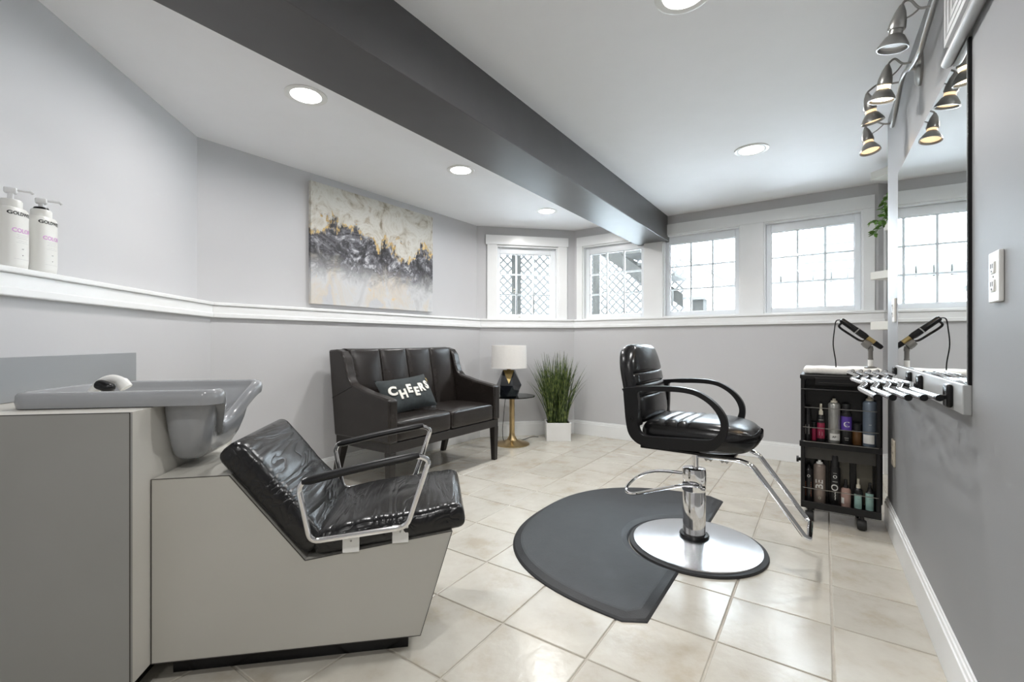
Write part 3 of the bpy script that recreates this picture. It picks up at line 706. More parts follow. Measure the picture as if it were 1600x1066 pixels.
# ------------------------------------------------------------------ loveseat
def build_sofa():
    t = thing('loveseat', 'dark brown leather loveseat with winged arms under the painting', 'sofa', (-.7755, 3.898, 0), R(90 - 34.4))
    side = [(.352, 1.03), (.255, 1.036), (.19, 1.018), (.150, .97), (.125, .88), (.098, .81), (.055, .772), (-.123, .728), (-.33, .692), (-.355, .685), (-.355, .376), (.275, .372)]
    for s in (-1, 1):
        x0 = -.655 if s < 0 else .572
        MB().prism([(x0, y, z) for y, z in side], (.083, 0, 0)).build('arm', SOFAL, t, smooth=30, bevel=.016, bseg=3)
        xs = -.6565 if s < 0 else .6565
        MB().tube([(xs, .300, .66), (xs, .06, .758)], .0022, 6).build('arm_seam', SEAM, t)
    # backrest: four padded panels between the arms
    def bk(p, u):
        p = p.copy(); 
        if u.y < 0: p.y -= .016 * max(0, 1 - abs(u.x) ** 2.5) * max(0, 1 - abs(u.z) ** 2.5)
        return p
    Mb = Matrix.Translation((0, .19, .755)) @ Matrix.Rotation(R(-11), 4, 'X')
    for k in range(4):
        x = -.43 + k * .2867
        MB().rbox(.2865, .11, .56, .02, (8, 3, 10), bk, M=Mb @ Matrix.Translation((x, 0, 0))).build('back_panel', SOFAL, t, smooth=60)
    MB().prism([(-.575, .255, 1.0), (-.575, .34, 1.022), (-.575, .268, .40), (-.575, .18, .40)], (1.15, 0, 0)).build('back_shell', SOFAL, t, smooth=30, bevel=.01)
    MB().tube([(-.575, .262, 1.026), (-.3, .268, 1.022), (0, .268, 1.021), (.3, .268, 1.022), (.575, .262, 1.026)], .026, 12, sq=(.6, 1.7)).build('top_roll', SOFAL, t)
    def st(p, u):
        p = p.copy()
        if u.z > 0: p.z += .02 * max(0, 1 - abs(u.y) ** 3) * max(0, 1 - abs(u.x) ** 4)
        return p
    for s in (-1, 1):
        MB().rbox(.571, .50, .150, .028, (10, 10, 3), st, M=Matrix.Translation((s * .286, -.098, .449))).build('seat_cushion', SOFAL, t, smooth=60)
    MB().box(-.64, .64, -.345, -.305, .31, .376).box(-.64, -.60, -.305, .25, .31, .376).box(.60, .64, -.305, .25, .31, .376).box(-.64, .64, .235, .272, .31, .376).build('seat_rail', ESPR, t, smooth=0, bevel=.003)
    def leg(x, y, bx, by, w0, w1):
        MB().loft([[(bx - w1, by - w1, 0), (bx + w1, by - w1, 0), (bx + w1, by + w1, 0), (bx - w1, by + w1, 0)], [(x - w0, y - w0, .31), (x + w0, y - w0, .31), (x + w0, y + w0, .31), (x - w0, y + w0, .31)]]).build('leg', ESPR, t, smooth=0, bevel=.004)
    for s in (-1, 1):
        leg(s * .612, -.318, s * .616, -.318, .03, .021); leg(s * .605, .235, s * .612, .32, .032, .022)
build_sofa()

def build_pillow():
    a = dirv(34.4); bk = Vector((-a.y, a.x, 0))
    c = Vector((-.7755, 3.898, 0)) + a * -.215 + bk * -.060 + Vector((0, 0, .672))
    t = thing('throw_pillow', 'slate lumbar pillow with cream block letters on the loveseat', 'pillow', c, R(90 - 34.4))
    w, h, d = .53, .30, .075
    def surf(u, v):
        f = (max(0, 1 - abs(u) ** 2.6) * max(0, 1 - abs(v) ** 2.6)) ** .55
        pin = 1 - .05 * (1 - abs(v) ** 2) * 0
        return (u * w / 2 * (1 - .06 * (1 - abs(u)) * 0 + .0 - .05 * (1 - v * v) * abs(u)), v * h / 2 * (1 - .09 * (1 - u * u) * abs(v)), d * f)
    Mt = Matrix.Rotation(R(-3), 4, 'Y') @ Matrix.Rotation(R(-30), 4, 'X') @ Matrix(((1, 0, 0, 0), (0, 0, -1, 0), (0, 1, 0, 0), (0, 0, 0, 1)))
    # local: x right, y up, z towards the room  ->  world-ish: x, -y forward, z up, leaning back
    n = 22; mb = MB()
    for sgn in (1, -1):
        V = []; F = []
        for i in range(n + 1):
            for j in range(n + 1):
                x, y, z = surf(-1 + 2 * i / n, -1 + 2 * j / n); wv = noise.noise(Vector((x * 9, y * 9, sgn))) * .004; V.append((x, y, sgn * (z + wv * (z > .01))))
        for i in range(n):
            for j in range(n): F.append((i * (n + 1) + j, (i + 1) * (n + 1) + j, (i + 1) * (n + 1) + j + 1, i * (n + 1) + j + 1))
        mb.add(V, F, Mt)
    mb.build('cover', VELV, t, smooth=60)
    pos = [(-.185, .020, 'C', -8), (-.105, -.022, 'H', 2), (-.032, .012, 'E', -3), (.032, -.022, 'E', -4), (.100, .008, 'R', 2), (.170, .024, 'S', 5)]
    for x, y, ch, rot in pos:
        def f(c, x=x, y=y, rot=rot):
            cr, sr = math.cos(R(rot)), math.sin(R(rot)); px = x + c.x * cr - c.y * sr; py = y + c.x * sr + c.y * cr
            return Mt @ Vector((px, py, surf(px / (w / 2), py / (h / 2))[2] + .004 + c.z))
        text_obj('letter', ch, .098, FELT, t, f, extrude=.003, bold=.0045)
    MB().tube([Mt @ Vector((.205, .092, .05)), Mt @ Vector((.212, .075, .052)), Mt @ Vector((.207, .058, .054))], .0025, 6).build('gold_stitch', GOLDP, t)
build_pillow()

# ------------------------------------------------------------------ side table, lamp, planter
TB = (0.0, 4.86)
t = thing('side_table', 'round glass-topped side table on a brass pedestal beside the loveseat', 'table', (*TB, 0))
MB().lathe([(.185, 0), (.187, .006), (.165, .016), (.10, .03), (.055, .05), (.035, .085), (.029, .12)], 48, cap1=False).build('base', BRASS, t)
MB().lathe([(.028, .10), (.028, .505), (.05, .506), (.05, .509)], 28).build('stem', BRASS, t)
MB().lathe([(0, .509), (.244, .509), (.246, .513), (.244, .518), (0, .518)], 56, cap0=False, cap1=False).build('glass_top', TGLASS, t)
lp = thing('table_lamp', 'faceted blue-black table lamp with white drum shade on the glass table', 'lamp', (TB[0] - .032, TB[1], .518))
def hexr(r, z, off=0, n=6): return [(r * math.cos(2 * math.pi * (i + off) / n + .3), r * math.sin(2 * math.pi * (i + off) / n + .3), z) for i in range(n)]
def facet_body():
    V = hexr(.098, 0) + hexr(.136, .115, .5) + hexr(.068, .275); F = [tuple(range(6))[::-1], tuple(range(12, 18))]
    for i in range(6):
        j = (i + 1) % 6
        F += [(i, j, 6 + i), (j, 6 + j, 6 + i), (6 + i, 6 + j, 12 + j), (6 + i, 12 + j, 12 + i)]
    return V, F
V, F = facet_body(); MB().add(V, F).build('base', NAVY, lp, smooth=0, bevel=.003)
# gold triangular facet facing the room
g0 = Vector((V[9][0], V[9][1], V[9][2]))
gp = MB().prism([(-.060, -.066, .275), (.055, -.066, .275), (.0, -.130, .135)], (0, -.006, .002)); gp.build('gold_facet', GOLDP, lp, smooth=0)
MB().lathe([(.02, .26), (.02, .285), (.009, .29), (.009, .34)], 16).build('neck', BRASS, lp)
MB().lathe([(.192, .295), (.184, .535), (.181, .535), (.189, .295), (.192, .295)], 56, cap0=False, cap1=False).build('shade', LSHADE, lp)
MB().lathe([(0, .525), (.18, .525), (.18, .528), (0, .528)], 40, cap0=False, cap1=False).build('shade_diffuser', LSHADE, lp)
tag(MB().tube(smooth_path([(-.07, 4.93, .5), (-.08, 4.80, .40), (-.09, 4.80, .28), (-.10, 4.83, .14), (-.08, 4.90, .02), (.03, 5.02, .004), (.12, 5.05, .004), (.22, 5.12, .02), (.3, 5.19, .006)], 6), .0035, 6).build('lamp_cord', RUBBER), 'thin black lamp cord trailing from glass table to the floor', 'cord')
pl = thing('planter', 'white square planter with tall ornamental grass in the corner', 'potted plant', (.512, 5.117, 0))
s_ = .1365
def sq(s, z): return [(-s, -s, z), (s, -s, z), (s, s, z), (-s, s, z)]
MB().loft([sq(s_ - .004, 0), sq(s_, .2), sq(s_ - .014, .2), sq(s_ - .014, .17)], True, False).build('pot', POTM, pl, smooth=0, bevel=.003)
MB().add(sq(s_ - .013, .185), [(0, 1, 2, 3)]).build('soil', SOIL, pl, smooth=0)
gb = MB()
for k in range(360):
    bx0, by0 = random.uniform(-.10, .10), random.uniform(-.10, .10); an = random.uniform(0, 2 * math.pi); lean = min(.30, abs(random.gauss(0, .13)) + .02)
    hh = random.uniform(.52, .84) * (1 - lean * .35); w = random.uniform(.005, .0105); dx, dy = math.cos(an) + bx0 * 6, math.sin(an) * .8 + by0 * 6
    l = math.hypot(dx, dy); dx /= l; dy /= l; wa = random.uniform(0, math.pi); wx, wy = math.cos(wa) * w, math.sin(wa) * w; V = []
    for q in range(6):
        u = q / 5; r_ = lean * (u * .55 + u * u * .6); zz = .18 + hh * (u - lean * .35 * u ** 3); px, py = bx0 + dx * r_, by0 + dy * r_; k2 = 1 - u ** 2 * .92
        py = min(py, .15)
        V += [(px - wx * k2, py - wy * k2, zz), (px + wx * k2, py + wy * k2, zz)]
    gb.add(V, [(2 * q, 2 * q + 1, 2 * q + 3, 2 * q + 2) for q in range(5)])
g = gb.build('grass_blades', GRASS, pl, smooth=60); g['kind'] = 'stuff'

# ------------------------------------------------------------------ floor mat and salon chair
CR = R(-34.4); CC = Vector((.985, 2.44, 0))
def build_mat():
    n = 64; a, b, e = .95, .86, 2 / 2.5; rn = .3485
    def outline(ins, z):
        arc = []; notch = []
        for k in range(n + 1):
            th = -math.pi / 2 + math.pi * k / n; c, s = math.cos(th), math.sin(th)
            x = -(a - ins) * abs(c) ** e - 0; y = (b - ins) * math.copysign(abs(s) ** e, s); x = min(x, -ins) if ins else x
            q = max(0, min(1, (x + ins + .06) / .06)); y -= math.copysign(.05 * (1 - math.sqrt(1 - q * q)), y)
            arc.append((x, y, z)); r_ = rn + ins
            nx, ny = -r_ * abs(c), r_ * s; nx = min(nx, -ins); notch.append((nx, ny, z))
        return arc, notch
    mb = MB(); lv = [outline(0, .0), outline(.003, .005), outline(.010, .011), outline(.040, .0225), outline(.05, .0235)]
    for (A0, N0), (A1, N1) in zip(lv, lv[1:]):
        r0 = A0 + N0[::-1]; r1 = A1 + N1[::-1]; mb.loft([r0, r1], False, False)
    A0, N0 = lv[-1]; mb.add(A0 + N0, [(i, i + 1, n + 1 + i + 1, n + 1 + i) for i in range(n)])
    o = mb.build('floor_mat', MATM, smooth=40, loc=CC, rotz=CR)
    tag(o, 'charcoal half-round anti-fatigue mat under the salon chair', 'mat')
build_mat()

def build_salon_chair():
    t = thing('salon_chair', 'black hydraulic styling chair on round steel base facing the mirror', 'chair', CC, CR)
    MB().lathe([(.343, 0), (.346, .006), (.343, .014), (.325, .018), (.0, .018)], 72, cap1=False).build('base_ring', RUBBER, t)
    MB().lathe([(.322, .018), (.321, .024), (.25, .033), (.15, .044), (.07, .054), (.0, .056)], 72, cap1=False).build('base_disc', BRUSH, t)
    cx = -.008
    MB().lathe([(.074, .052), (.076, .062), (.072, .07), (.06, .072)], 40, c=(cx, 0, 0)).build('column_gasket', GLOSSB, t)
    MB().lathe([(.0575, .06), (.0575, .405), (.052, .413), (.0, .414)], 40, c=(cx, 0, 0), cap1=False).build('column', CHROME, t)
    MB().lathe([(.060, .30), (.0615, .303), (.0615, .40), (.058, .418), (.045, .422), (.0, .422)], 40, c=(cx, 0, 0), cap1=False).build('column_cap', CHROME, t)
    MB().lathe([(.016, .41), (.016, .52)], 20, c=(cx + .006, 0, 0)).build('piston', CHROME, t)
    lev = smooth_path([(.05, -.03, .325), (.02, -.075, .345), (-.06, -.085, .335), (-.20, -.085, .285), (-.33, -.07, .238), (-.385, .0, .243), (-.345, .07, .295), (-.24, .085, .345), (-.07, .06, .365), (0, .05, .36)], 6)
    MB().tube(lev, .0085, 10).lathe([(.012, 0), (.012, .018), (.0, .02)], 14, M=Matrix.Translation((.04, -.045, .33)) @ Matrix.Rotation(R(90), 4, 'Y')).build('pump_lever', CHROME, t)
    MB().box(-.20, .21, -.15, .15, .525, .54).box(-.235, .06, -.20, .20, .535, .55).build('seat_plate', GLOSSB, t, smooth=0, bevel=.004)
    # footrest
    fp = [(.04, -.13, .519), (.235, -.13, .522), (.285, -.13, .505), (.497, -.13, .215), (.512, -.115, .205), (.512, .115, .205), (.497, .13, .215), (.285, .13, .505), (.235, .13, .522), (.04, .13, .519)]
    fo = MB().tube(fillet(fp, .03, False, 5), .0125, 12, sq=(.9, 1.1)).build('footrest', CHROME, t)
    for x in (.083, .158):
        m = MB().lathe([(.006, 0), (.006, .02), (.0, .02)], 10, c=(x, -.10, .497))
        for s in (-1, 1): m.rbox(.016, .005, .016, .0024, (1, 1, 1), M=Matrix.Translation((x + s * .010, -.10, .499)) @ Matrix.Rotation(s * .7, 4, 'Y'))
        m.build('wing_nut', NICKEL, t)
    # seat
    def seat(p, u):
        p = p.copy(); fr = max(0, (u.x - .2) / .8)
        if u.z > 0:
            e = max(0, 1 - abs(u.y) ** 3)
            p.z += u.z * (.022 * e * max(0, 1 - abs(u.x) ** 6) - .030 * fr ** 2)
            for x0 in (-.14, -.08, -.03): p.z -= .007 * math.exp(-((p.x - x0 - .02 * u.y) / .010) ** 2) * (abs(u.y) < .93)
        else: p.z += .03 * fr ** 2
        p.y *= 1 - .24 * max(0, u.x) ** 3; p.x -= .03 * max(0, u.x) * abs(u.y) ** 3
        return p
    MB().rbox(.545, .46, .135, .055, (40, 14, 4), seat, M=Matrix.Translation((.043, 0, .613)), rr=4).build('seat', LEATH, t, smooth=70)
    pp = []; hx, hy, cr = .2725 - .0162, .23 - .0162, .0388
    for q in range(0, 9): pp.append((.02 + (hx - cr - .02) * q / 8, -hy))
    for q in range(1, 9): an = R(-90 + 90 * q / 8); pp.append((hx - cr + cr * math.cos(an), -hy + cr + cr * math.sin(an)))
    for q in range(1, 16): pp.append((hx, -hy + cr + (2 * hy - 2 * cr) * q / 16))
    for q in range(0, 9): an = R(90 * q / 8); pp.append((hx - cr + cr * math.cos(an), hy - cr + cr * math.sin(an)))
    pth = [seat(Vector((x, y, .0515)), Vector((x / .2725, y / .23, .0515 / .0675))) + Vector((.043, 0, .613)) for x, y in pp]
    MB().tube(pth, .003, 6).build('piping', LEATH, t)
    # backrest
    def back(p, u):
        p = p.copy()
        c = -.018 * u.y * u.y
        if u.x > 0:
            p.x += .016 * max(0, 1 - abs(u.y) ** 2.5) * max(0, 1 - abs(u.z) ** 2.5)
            for z0 in (.055, -.008, -.070):
                p.x -= .010 * math.exp(-((p.z - z0) / .0055) ** 2) * (abs(u.y) < .95)
        tz = max(0, (u.z - .1) / .9); p.y *= 1 - .36 * tz ** 3; bz = max(0, (-u.z - .4) / .6); p.y *= 1 - .10 * bz ** 2
        p.x += c
        return p
    MB().rbox(.088, .49, .425, .040, (4, 14, 44), back, M=Matrix.Translation((-.268, 0, .872)) @ Matrix.Rotation(R(-10.5), 4, 'Y'), rr=4).build('backrest', LEATH, t, smooth=70)
    MB().rbox(.03, .40, .37, .014, (2, 6, 6), lambda p, u: Vector((p.x, p.y * (1 - .34 * max(0, u.z) ** 3), p.z)), M=Matrix.Translation((-.322, 0, .872)) @ Matrix.Rotation(R(-10.5), 4, 'Y')).build('back_shell', PLAST, t, smooth=60)
    MB().box(-.012, .012, -.04, .04, -.09, .10, M=Matrix.Translation((-.235, 0, .63)) @ Matrix.Rotation(R(-12), 4, 'Y')).build('back_bracket', PLAST, t, smooth=0, bevel=.004)
    out = [(-.288, .856), (-.144, .873), (-.054, .877), (.014, .874), (.079, .858), (.142, .819), (.185, .77), (.203, .72), (.197, .658), (.164, .607), (.125, .583), (.004, .572), (-.144, .567), (-.217, .578), (-.262, .62), (-.279, .687), (-.287, .771), (-.292, .835)]
    inn = [(-.213, .842), (-.134, .848), (-.064, .851), (.004, .850), (.065, .838), (.12, .805), (.156, .763), (.173, .717), (.167, .679), (.147, .651), (.116, .635), (.004, .628), (-.093, .622), (-.17, .620), (-.203, .634), (-.216, .672), (-.214, .725), (-.213, .79)]
    n = len(out)
    def sm(l): return [(p.x, p.y) for p in smooth_path([(x, z, 0) for x, z in l], 4, True)]
    O2, I2 = sm(out), sm(inn); n = len(O2)
    for s in (-1, 1):
        y0, y1 = s * .262, s * .297
        rings = [[(x, y0, z) for x, z in O2], [(x, y1, z) for x, z in O2], [(x, y1, z) for x, z in I2], [(x, y0, z) for x, z in I2]]
        rings.append(rings[0]); MB().loft(rings, False, False).build('armrest', PLAST, t, smooth=40, bevel=.008, bseg=3)
        MB().lathe([(.0, 0), (.008, 0), (.008, .003), (0, .004)], 14, cap0=False, cap1=False, M=Matrix.Translation((-.245, s * .297, .70)) @ Matrix.Rotation(R(90 if s < 0 else -90), 4, 'X')).build('arm_bolt', GLOSSB, t)
        MB().box(-.27, -.22, min(s * .20, s * .265), max(s * .20, s * .265), .66, .74).box(-.12, .10, min(s * .2, s * .265), max(s * .2, s * .265), .572, .60).build('arm_mount', PLAST, t, smooth=0, bevel=.003)
build_salon_chair()

# ------------------------------------------------------------------ trolley with bottles
CO = Vector((1.776, 2.80, 0)); CAR = R(-34.4)
def build_cart():
    t = thing('trolley', 'black plastic hairdressing trolley on castors beside the mirror wall', 'trolley', CO, CAR)
    W, D = .388, .30
    for x in (0, W - .022): MB().box(x, x + .022, 0, .14, .095, .885).build('side_panel', PLAST, t, smooth=0, bevel=.006)
    MB().box(.022, W - .022, .125, .14, .095, .885).build('back_panel', GLOSSB, t, smooth=0)
    MB().box(-.004, W + .018, .15, D, .12, .885).build('rear_body', PLAST, t, smooth=0, bevel=.01)
    MB().box(0, W, -.004, .14, .082, .100).box(0, W, -.006, .002, .082, .125).build('lower_tray', PLAST, t, smooth=0, bevel=.005)
    MB().box(.022, W - .022, 0, .13, .470, .484).box(-.006, W + .004, -.012, .01, .455, .49).build('upper_tray', PLAST, t, smooth=0, bevel=.004)
    MB().box(-.004, W + .02, -.006, D, .868, .895).box(0, W, -.004, .05, .80, .812).build('top_tray', PLAST, t, smooth=0, bevel=.006)
    MB().box(.07, .33, -.012, 0, .835, .88).box(.09, .31, -.016, -.008, .845, .853).build('front_panel', GLOSSB, t, smooth=0, bevel=.004)
    MB().prism([(.022, .05, .455), (.022, .05, .375), (.022, .12, .36), (.022, .12, .455)], (W - .044, 0, 0)).build('inner_flap', mat('dark_brown_plastic', (.045, .042, .037), .3), t, smooth=0)
    for x in (.128, .262): MB().box(x - .012, x + .012, .10, .125, .10, .38).build('rear_rib', PLAST, t, smooth=0)
    tanp = mat('tan_grey_plastic', (.11, .10, .075), .35)
    for x0, x1 in ((.145, .245), (.28, .355)): MB().box(x0, x1, .119, .125, .12, .36).build('rear_window', tanp, t, smooth=0)
    for k, (z, y) in enumerate(((.575, -.006), (.205, -.006), (.695, .004), (.49, -.014))):
        MB().tube(fillet([(.012, .06, z), (.012, y, z), (W - .012, y, z), (W - .012, .06, z)], .01), .0026, 6).build('wire_rail', NICKEL, t)
    for x in (.045, .30):
        for y in (.03, .25):
            c = MB()
            c.box(x - .011, x + .011, y - .022, y + .022, .05, .085).build('castor_fork', PLAST, t, smooth=0, bevel=.004)
            MB().lathe([(.0, -.022), (.026, -.022), (.031, -.012), (.031, .012), (.026, .022), (.0, .022)], 20, cap0=False, cap1=False, M=Matrix.Translation((x, y - .012, .031)) @ Matrix.Rotation(R(90), 4, 'Y') @ Matrix.Rotation(0, 4, 'Z')).build('castor_wheel', RUBBER, t)
    MB().lathe([(0, 0), (.02, 0), (.02, .012), (0, .012)], 12, cap0=False, cap1=False, M=Matrix.Translation((-.03, .2, .33)) @ Matrix.Rotation(R(90), 4, 'Y')).box(-.02, 0, .195, .205, .32, .34).build('side_hook', PLAST, t)
    return t
build_cart()
cX = dirv(124.4); cY = Vector((-cX.y, cX.x, 0))
def col(name, c, rough=.3, metal=0): return mat(name, c, rough, metal, var=.04)
def bottle(x, z, r, h, kind, body, cap, label, words=(), bands=(), y=.065, capname='cap'):
    t = thing('bottle', label, 'bottle', CO + cX * x + cY * y + Vector((0, 0, z)), CAR, 'hair products in the trolley')
    if kind == 'can':
        MB().lathe([(r * .94, 0), (r, .004), (r, h * .86), (r * .9, h * .885), (r * .62, h * .91)], 26).build('body', body, t)
        MB().lathe([(r * .58, h * .90), (r * .55, h * .945), (r * .3, h * .955), (r * .28, h * .995), (0, h)], 20, cap1=False).build(capname, cap, t)
    elif kind == 'spray':
        MB().lathe([(r * .95, 0), (r, .004), (r, h * .60), (r * .9, h * .66), (r * .5, h * .71)], 26).build('body', body, t)
        m = MB().lathe([(r * .55, h * .70), (r * .52, h * .80), (r * .34, h * .82), (r * .3, h * .99), (0, h)], 18, cap1=False); m.box(-r * .18, r * .18, -r * .75, 0, h * .93, h * .985); m.build(capname, cap, t)
    elif kind == 'capped':
        MB().lathe([(r * .95, 0), (r, .004), (r, h * .74), (r * .92, h * .77)], 26).build('body', body, t)
        MB().lathe([(r * .82, h * .77), (r * .80, h * .97), (r * .72, h), (0, h)], 22, cap1=False).build(capname, cap, t)
    elif kind == 'jar':
        MB().lathe([(r * .95, 0), (r, .004), (r, h * .62), (r * .9, h * .66)], 26).build('body', body, t)
        MB().lathe([(r * .96, h * .67), (r * .96, h), (0, h)], 24, cap1=False).build(capname, cap, t)
    for (z0, z1, m, a0, a1) in bands:
        rr = r + .0006; k = 14; V = []
        for i in range(k + 1):
            an = R(a0 + (a1 - a0) * i / k); V += [(rr * math.sin(an), -rr * math.cos(an), z0), (rr * math.sin(an), -rr * math.cos(an), z1)]
        MB().add(V, [(2 * i, 2 * i + 2, 2 * i + 3, 2 * i + 1) for i in range(k)]).build('label', m, t)
    for (txt, size, zz, m, vert) in words:
        def f(c):
            x_, y_ = (-c.y, c.x) if vert else (c.x, c.y); an = x_ / (r + .0012); rr = r + .0012
            return Vector((rr * math.sin(an), -rr * math.cos(an), zz + y_))
        text_obj('lettering', txt, size, m, t, f, bold=size * .012)
    return t
KB = col('bottle_black', (.012, .012, .013)); RED = col('bottle_crimson', (.28, .02, .06)); SIL = col('bottle_silver', (.40, .40, .38), .3, .6); PUR = col('bottle_purple', (.10, .05, .33))
BLU = col('bottle_steel_blue', (.16, .20, .25), .25, .3); CRM = col('cap_cream', (.62, .58, .48)); TANB = col('bottle_taupe', (.27, .22, .19), .35, .3); ROSE = col('bottle_dusty_rose', (.42, .28, .24)); TEAL = col('label_mint', (.30, .47, .43)); WHT = col('print_white', (.75, .75, .72)); ORG = col('print_orange', (.55, .17, .08)); AMB = col('bottle_amber', (.10, .045, .012))
Z1, Z2 = .4845, .1005
bottle(.034, Z1, .019, .205, 'capped', KB, KB, 'black bottle with white vertical lettering at left of the trolley top shelf', [('IIIIIIII', .030, .07, WHT, True)], y=.06)
bottle(.068, Z1, .012, .11, 'jar', RED, KB, 'small red tube between black bottles on the trolley top shelf', y=.085)
bottle(.103, Z1, .0215, .232, 'spray', KB, CRM, 'black and crimson spray bottle with cream nozzle on the top shelf', [('-----', .016, .135, WHT, False), ('IIII', .024, .05, WHT, True)], [(.02, .115, RED, -60, 60)])
bottle(.169, Z1, .031, .268, 'can', SIL, CRM, 'tall silver-grey hairspray can on the top shelf', [('AF', .018, .038, INK, False)], [(.018, .058, WHT, -45, 60)])
bottle(.229, Z1, .0265, .238, 'capped', KB, KB, 'black can with purple band on the top shelf', [('C', .046, .118, WHT, False), ('---', .014, .118, WHT, False), ('---', .022, .04, WHT, False), ('----', .014, .028, WHT, False)], [(.082, .165, PUR, -88, 88)])
bottle(.280, Z1, .0235, .125, 'jar', AMB, KB, 'small dark amber jar before the back of the top shelf', y=.075)
bottle(.339, Z1, .0335, .292, 'can', BLU, CRM, 'steel blue hairspray can with cream nozzle on the top shelf', [('--', .02, .13, WHT, False)], [(.018, .07, WHT, -65, 35)])
bottle(.040, Z2, .022, .232, 'can', KB, KB, 'black can with orange vertical lettering, left of the lower shelf', [('IIIIIIII', .046, .085, ORG, True), ('O', .022, .165, WHT, False)])
bottle(.096, Z2, .031, .270, 'can', TANB, WHT, 'taupe hairspray can with large pale vertical lettering on the lower shelf', [('BE', .056, .125, WHT, True), ('o', .03, .045, CRM, False)])
bottle(.173, Z2, .0275, .308, 'capped', KB, KB, 'tallest black mousse can on the lower shelf', [('O', .050, .118, WHT, True), ('~~~', .030, .070, WHT, True), ('-----', .012, .205, WHT, False), ('O', .026, .182, WHT, False), ('----', .02, .155, WHT, False)])
bottle(.226, Z2, .025, .172, 'spray', ROSE, KB, 'dusty rose spray bottle with black nozzle on the lower shelf', [('-----', .010, .10, WHT, False)], [(.03, .065, WHT, -60, -20)])
bottle(.286, Z2, .0205, .185, 'spray', KB, CRM, 'dark spray bottle with mint label and cream nozzle on the lower shelf', [('----', .010, .07, INK, False)], [(.012, .095, TEAL, -75, 45)])
bottle(.340, Z2, .0215, .172, 'spray', KB, KB, 'dark bottle with mint label at right of the lower shelf', [('----', .010, .08, INK, False)], [(.012, .110, TEAL, -75, 45)])
# towel, iron stand, curling iron
def tow(p, u):
    p = p.copy(); p.z += noise.noise(Vector((p.x * 14, p.y * 14, 1))) * .005; p.y += noise.noise(Vector((p.x * 9, 4, p.z * 9))) * .004; return p
TW = CO + cX * .205 + cY * .155 + Vector((0, 0, .918))
tag(MB().rbox(.385, .255, .042, .018, (22, 14, 3), tow).build('towel', TERRY, smooth=60, loc=TW, rotz=CAR), 'folded white towel lying on top of the black trolley', 'towel')
IS = CO + cX * .345 + cY * .10
sd = thing('iron_stand', 'grey upright holder for a styling iron on the trolley top', 'holder', IS + Vector((0, 0, .939)), CAR)
MB().lathe([(.03, 0), (.03, .006), (.013, .012), (.013, .055), (.012, .06)], 18).build('foot', GREYP, sd)
MB().lathe([(.0115, .055), (.0115, .105), (.014, .11), (.014, .118)], 16).build('post', GREYP, sd)
MB().lathe([(.0132, .012), (.0132, .05)], 16, cap0=False, cap1=False).build('sticker', WPLAS, sd)
Mi = Matrix.Translation((-.012, 0, .138)) @ Matrix.Rotation(R(131), 4, 'Y')
MB().lathe([(.019, -.03), (.024, -.01), (.024, .012), (.017, .014), (.017, -.028), (.019, -.03)], 20, cap0=False, cap1=False, M=Mi).lathe([(.014, -.012), (.012, .016)], 12, c=(0, 0, .115)).build('cradle', GREYP, sd)
ci = thing('curling_iron', 'black and gold curling iron leaning in the grey stand', 'curling iron', IS + Vector((0, 0, .939)), CAR)
p0 = Vector((-.140, 0, .288)); p1 = Vector((.054, 0, .119)); ax_ = (p1 - p0).normalized(); Lh = (p1 - p0).length
Mc = Matrix.Translation(p0) @ Vector((0, 0, 1)).rotation_difference(ax_).to_matrix().to_4x4()
MB().lathe([(.0, -.004), (.012, -.002), (.016, .006), (.017, .07), (.0185, .10), (.0185, .145), (.015, .165)], 20, cap0=False, M=Mc).build('handle', GLOSSB, ci)
MB().lathe([(.0192, .098), (.0192, .104)], 20, cap0=False, cap1=False, M=Mc).build('handle_ring', NICKEL, ci)
MB().lathe([(.0145, .16), (.0145, Lh - .045)], 18, M=Mc).build('barrel', GOLDP, ci)
MB().lathe([(.0155, Lh - .048), (.014, Lh - .01), (.010, Lh), (0, Lh)], 18, cap1=False, M=Mc).build('tip', GLOSSB, ci)
MB().tube(smooth_path([Mc @ Vector((.016, 0, .012)), Mc @ Vector((.038, 0, .022)), Mc @ Vector((.038, 0, .10)), Mc @ Vector((.034, 0, .15)), Mc @ Vector((.017, 0, .168))], 5), .0065, 8).build('clamp_lever', GLOSSB, ci)
MB().tube(smooth_path([p0, p0 + Vector((-.025, .0, -.005)), p0 + Vector((-.034, 0, -.06)), p0 + Vector((-.04, 0, -.15)), p0 + Vector((-.028, 0, -.25)), p0 + Vector((-.024, 0, -.335)), p0 + Vector((-.01, .02, -.344))], 6), .0032, 6).build('cord', GLOSSB, ci)

# ------------------------------------------------------------------ things on the right wall (local x along wall, y into room)
def on_wall(name, label, cat, s, z, group=None): return thing(name, label, cat, W_O + WS * s + Vector((0, 0, z)), W_ROT, group)
m_ = on_wall('wall_mirror', 'large frameless wall mirror above the grey ledge board', 'mirror', 0, 0)
MB().box(1.805, 3.055, .0085, .0105, .977, 1.964).build('glass', MIRROR, m_, smooth=0)
MB().box(1.80, 3.06, 0, .0085, .974, 1.967).build('backing', GLOSSB, m_, smooth=0)
tag(MB().box(1.80, 3.06, 0, .020, .888, .974).build('ledge_board', LEDGM, smooth=0, bevel=.0025, loc=W_O, rotz=W_ROT), 'silver-grey board on the wall below the mirror', 'board')
rk = on_wall('wire_rack', 'wall rack of five wavy chrome rods with black tips under the mirror', 'rack', 0, 0)
for s in (1.927, 2.378, 2.612, 3.024):
    p = MB().rbox(.056, .016, .072, .0075, (2, 1, 2), M=Matrix.Translation((s, .028, .931))).build('wall_mount', GLOSSB, rk, smooth=60)
    MB().tube([(s, .034, .925), (s, .225, .925)], .0072, 10).build('mount_stem', GLOSSB, p)
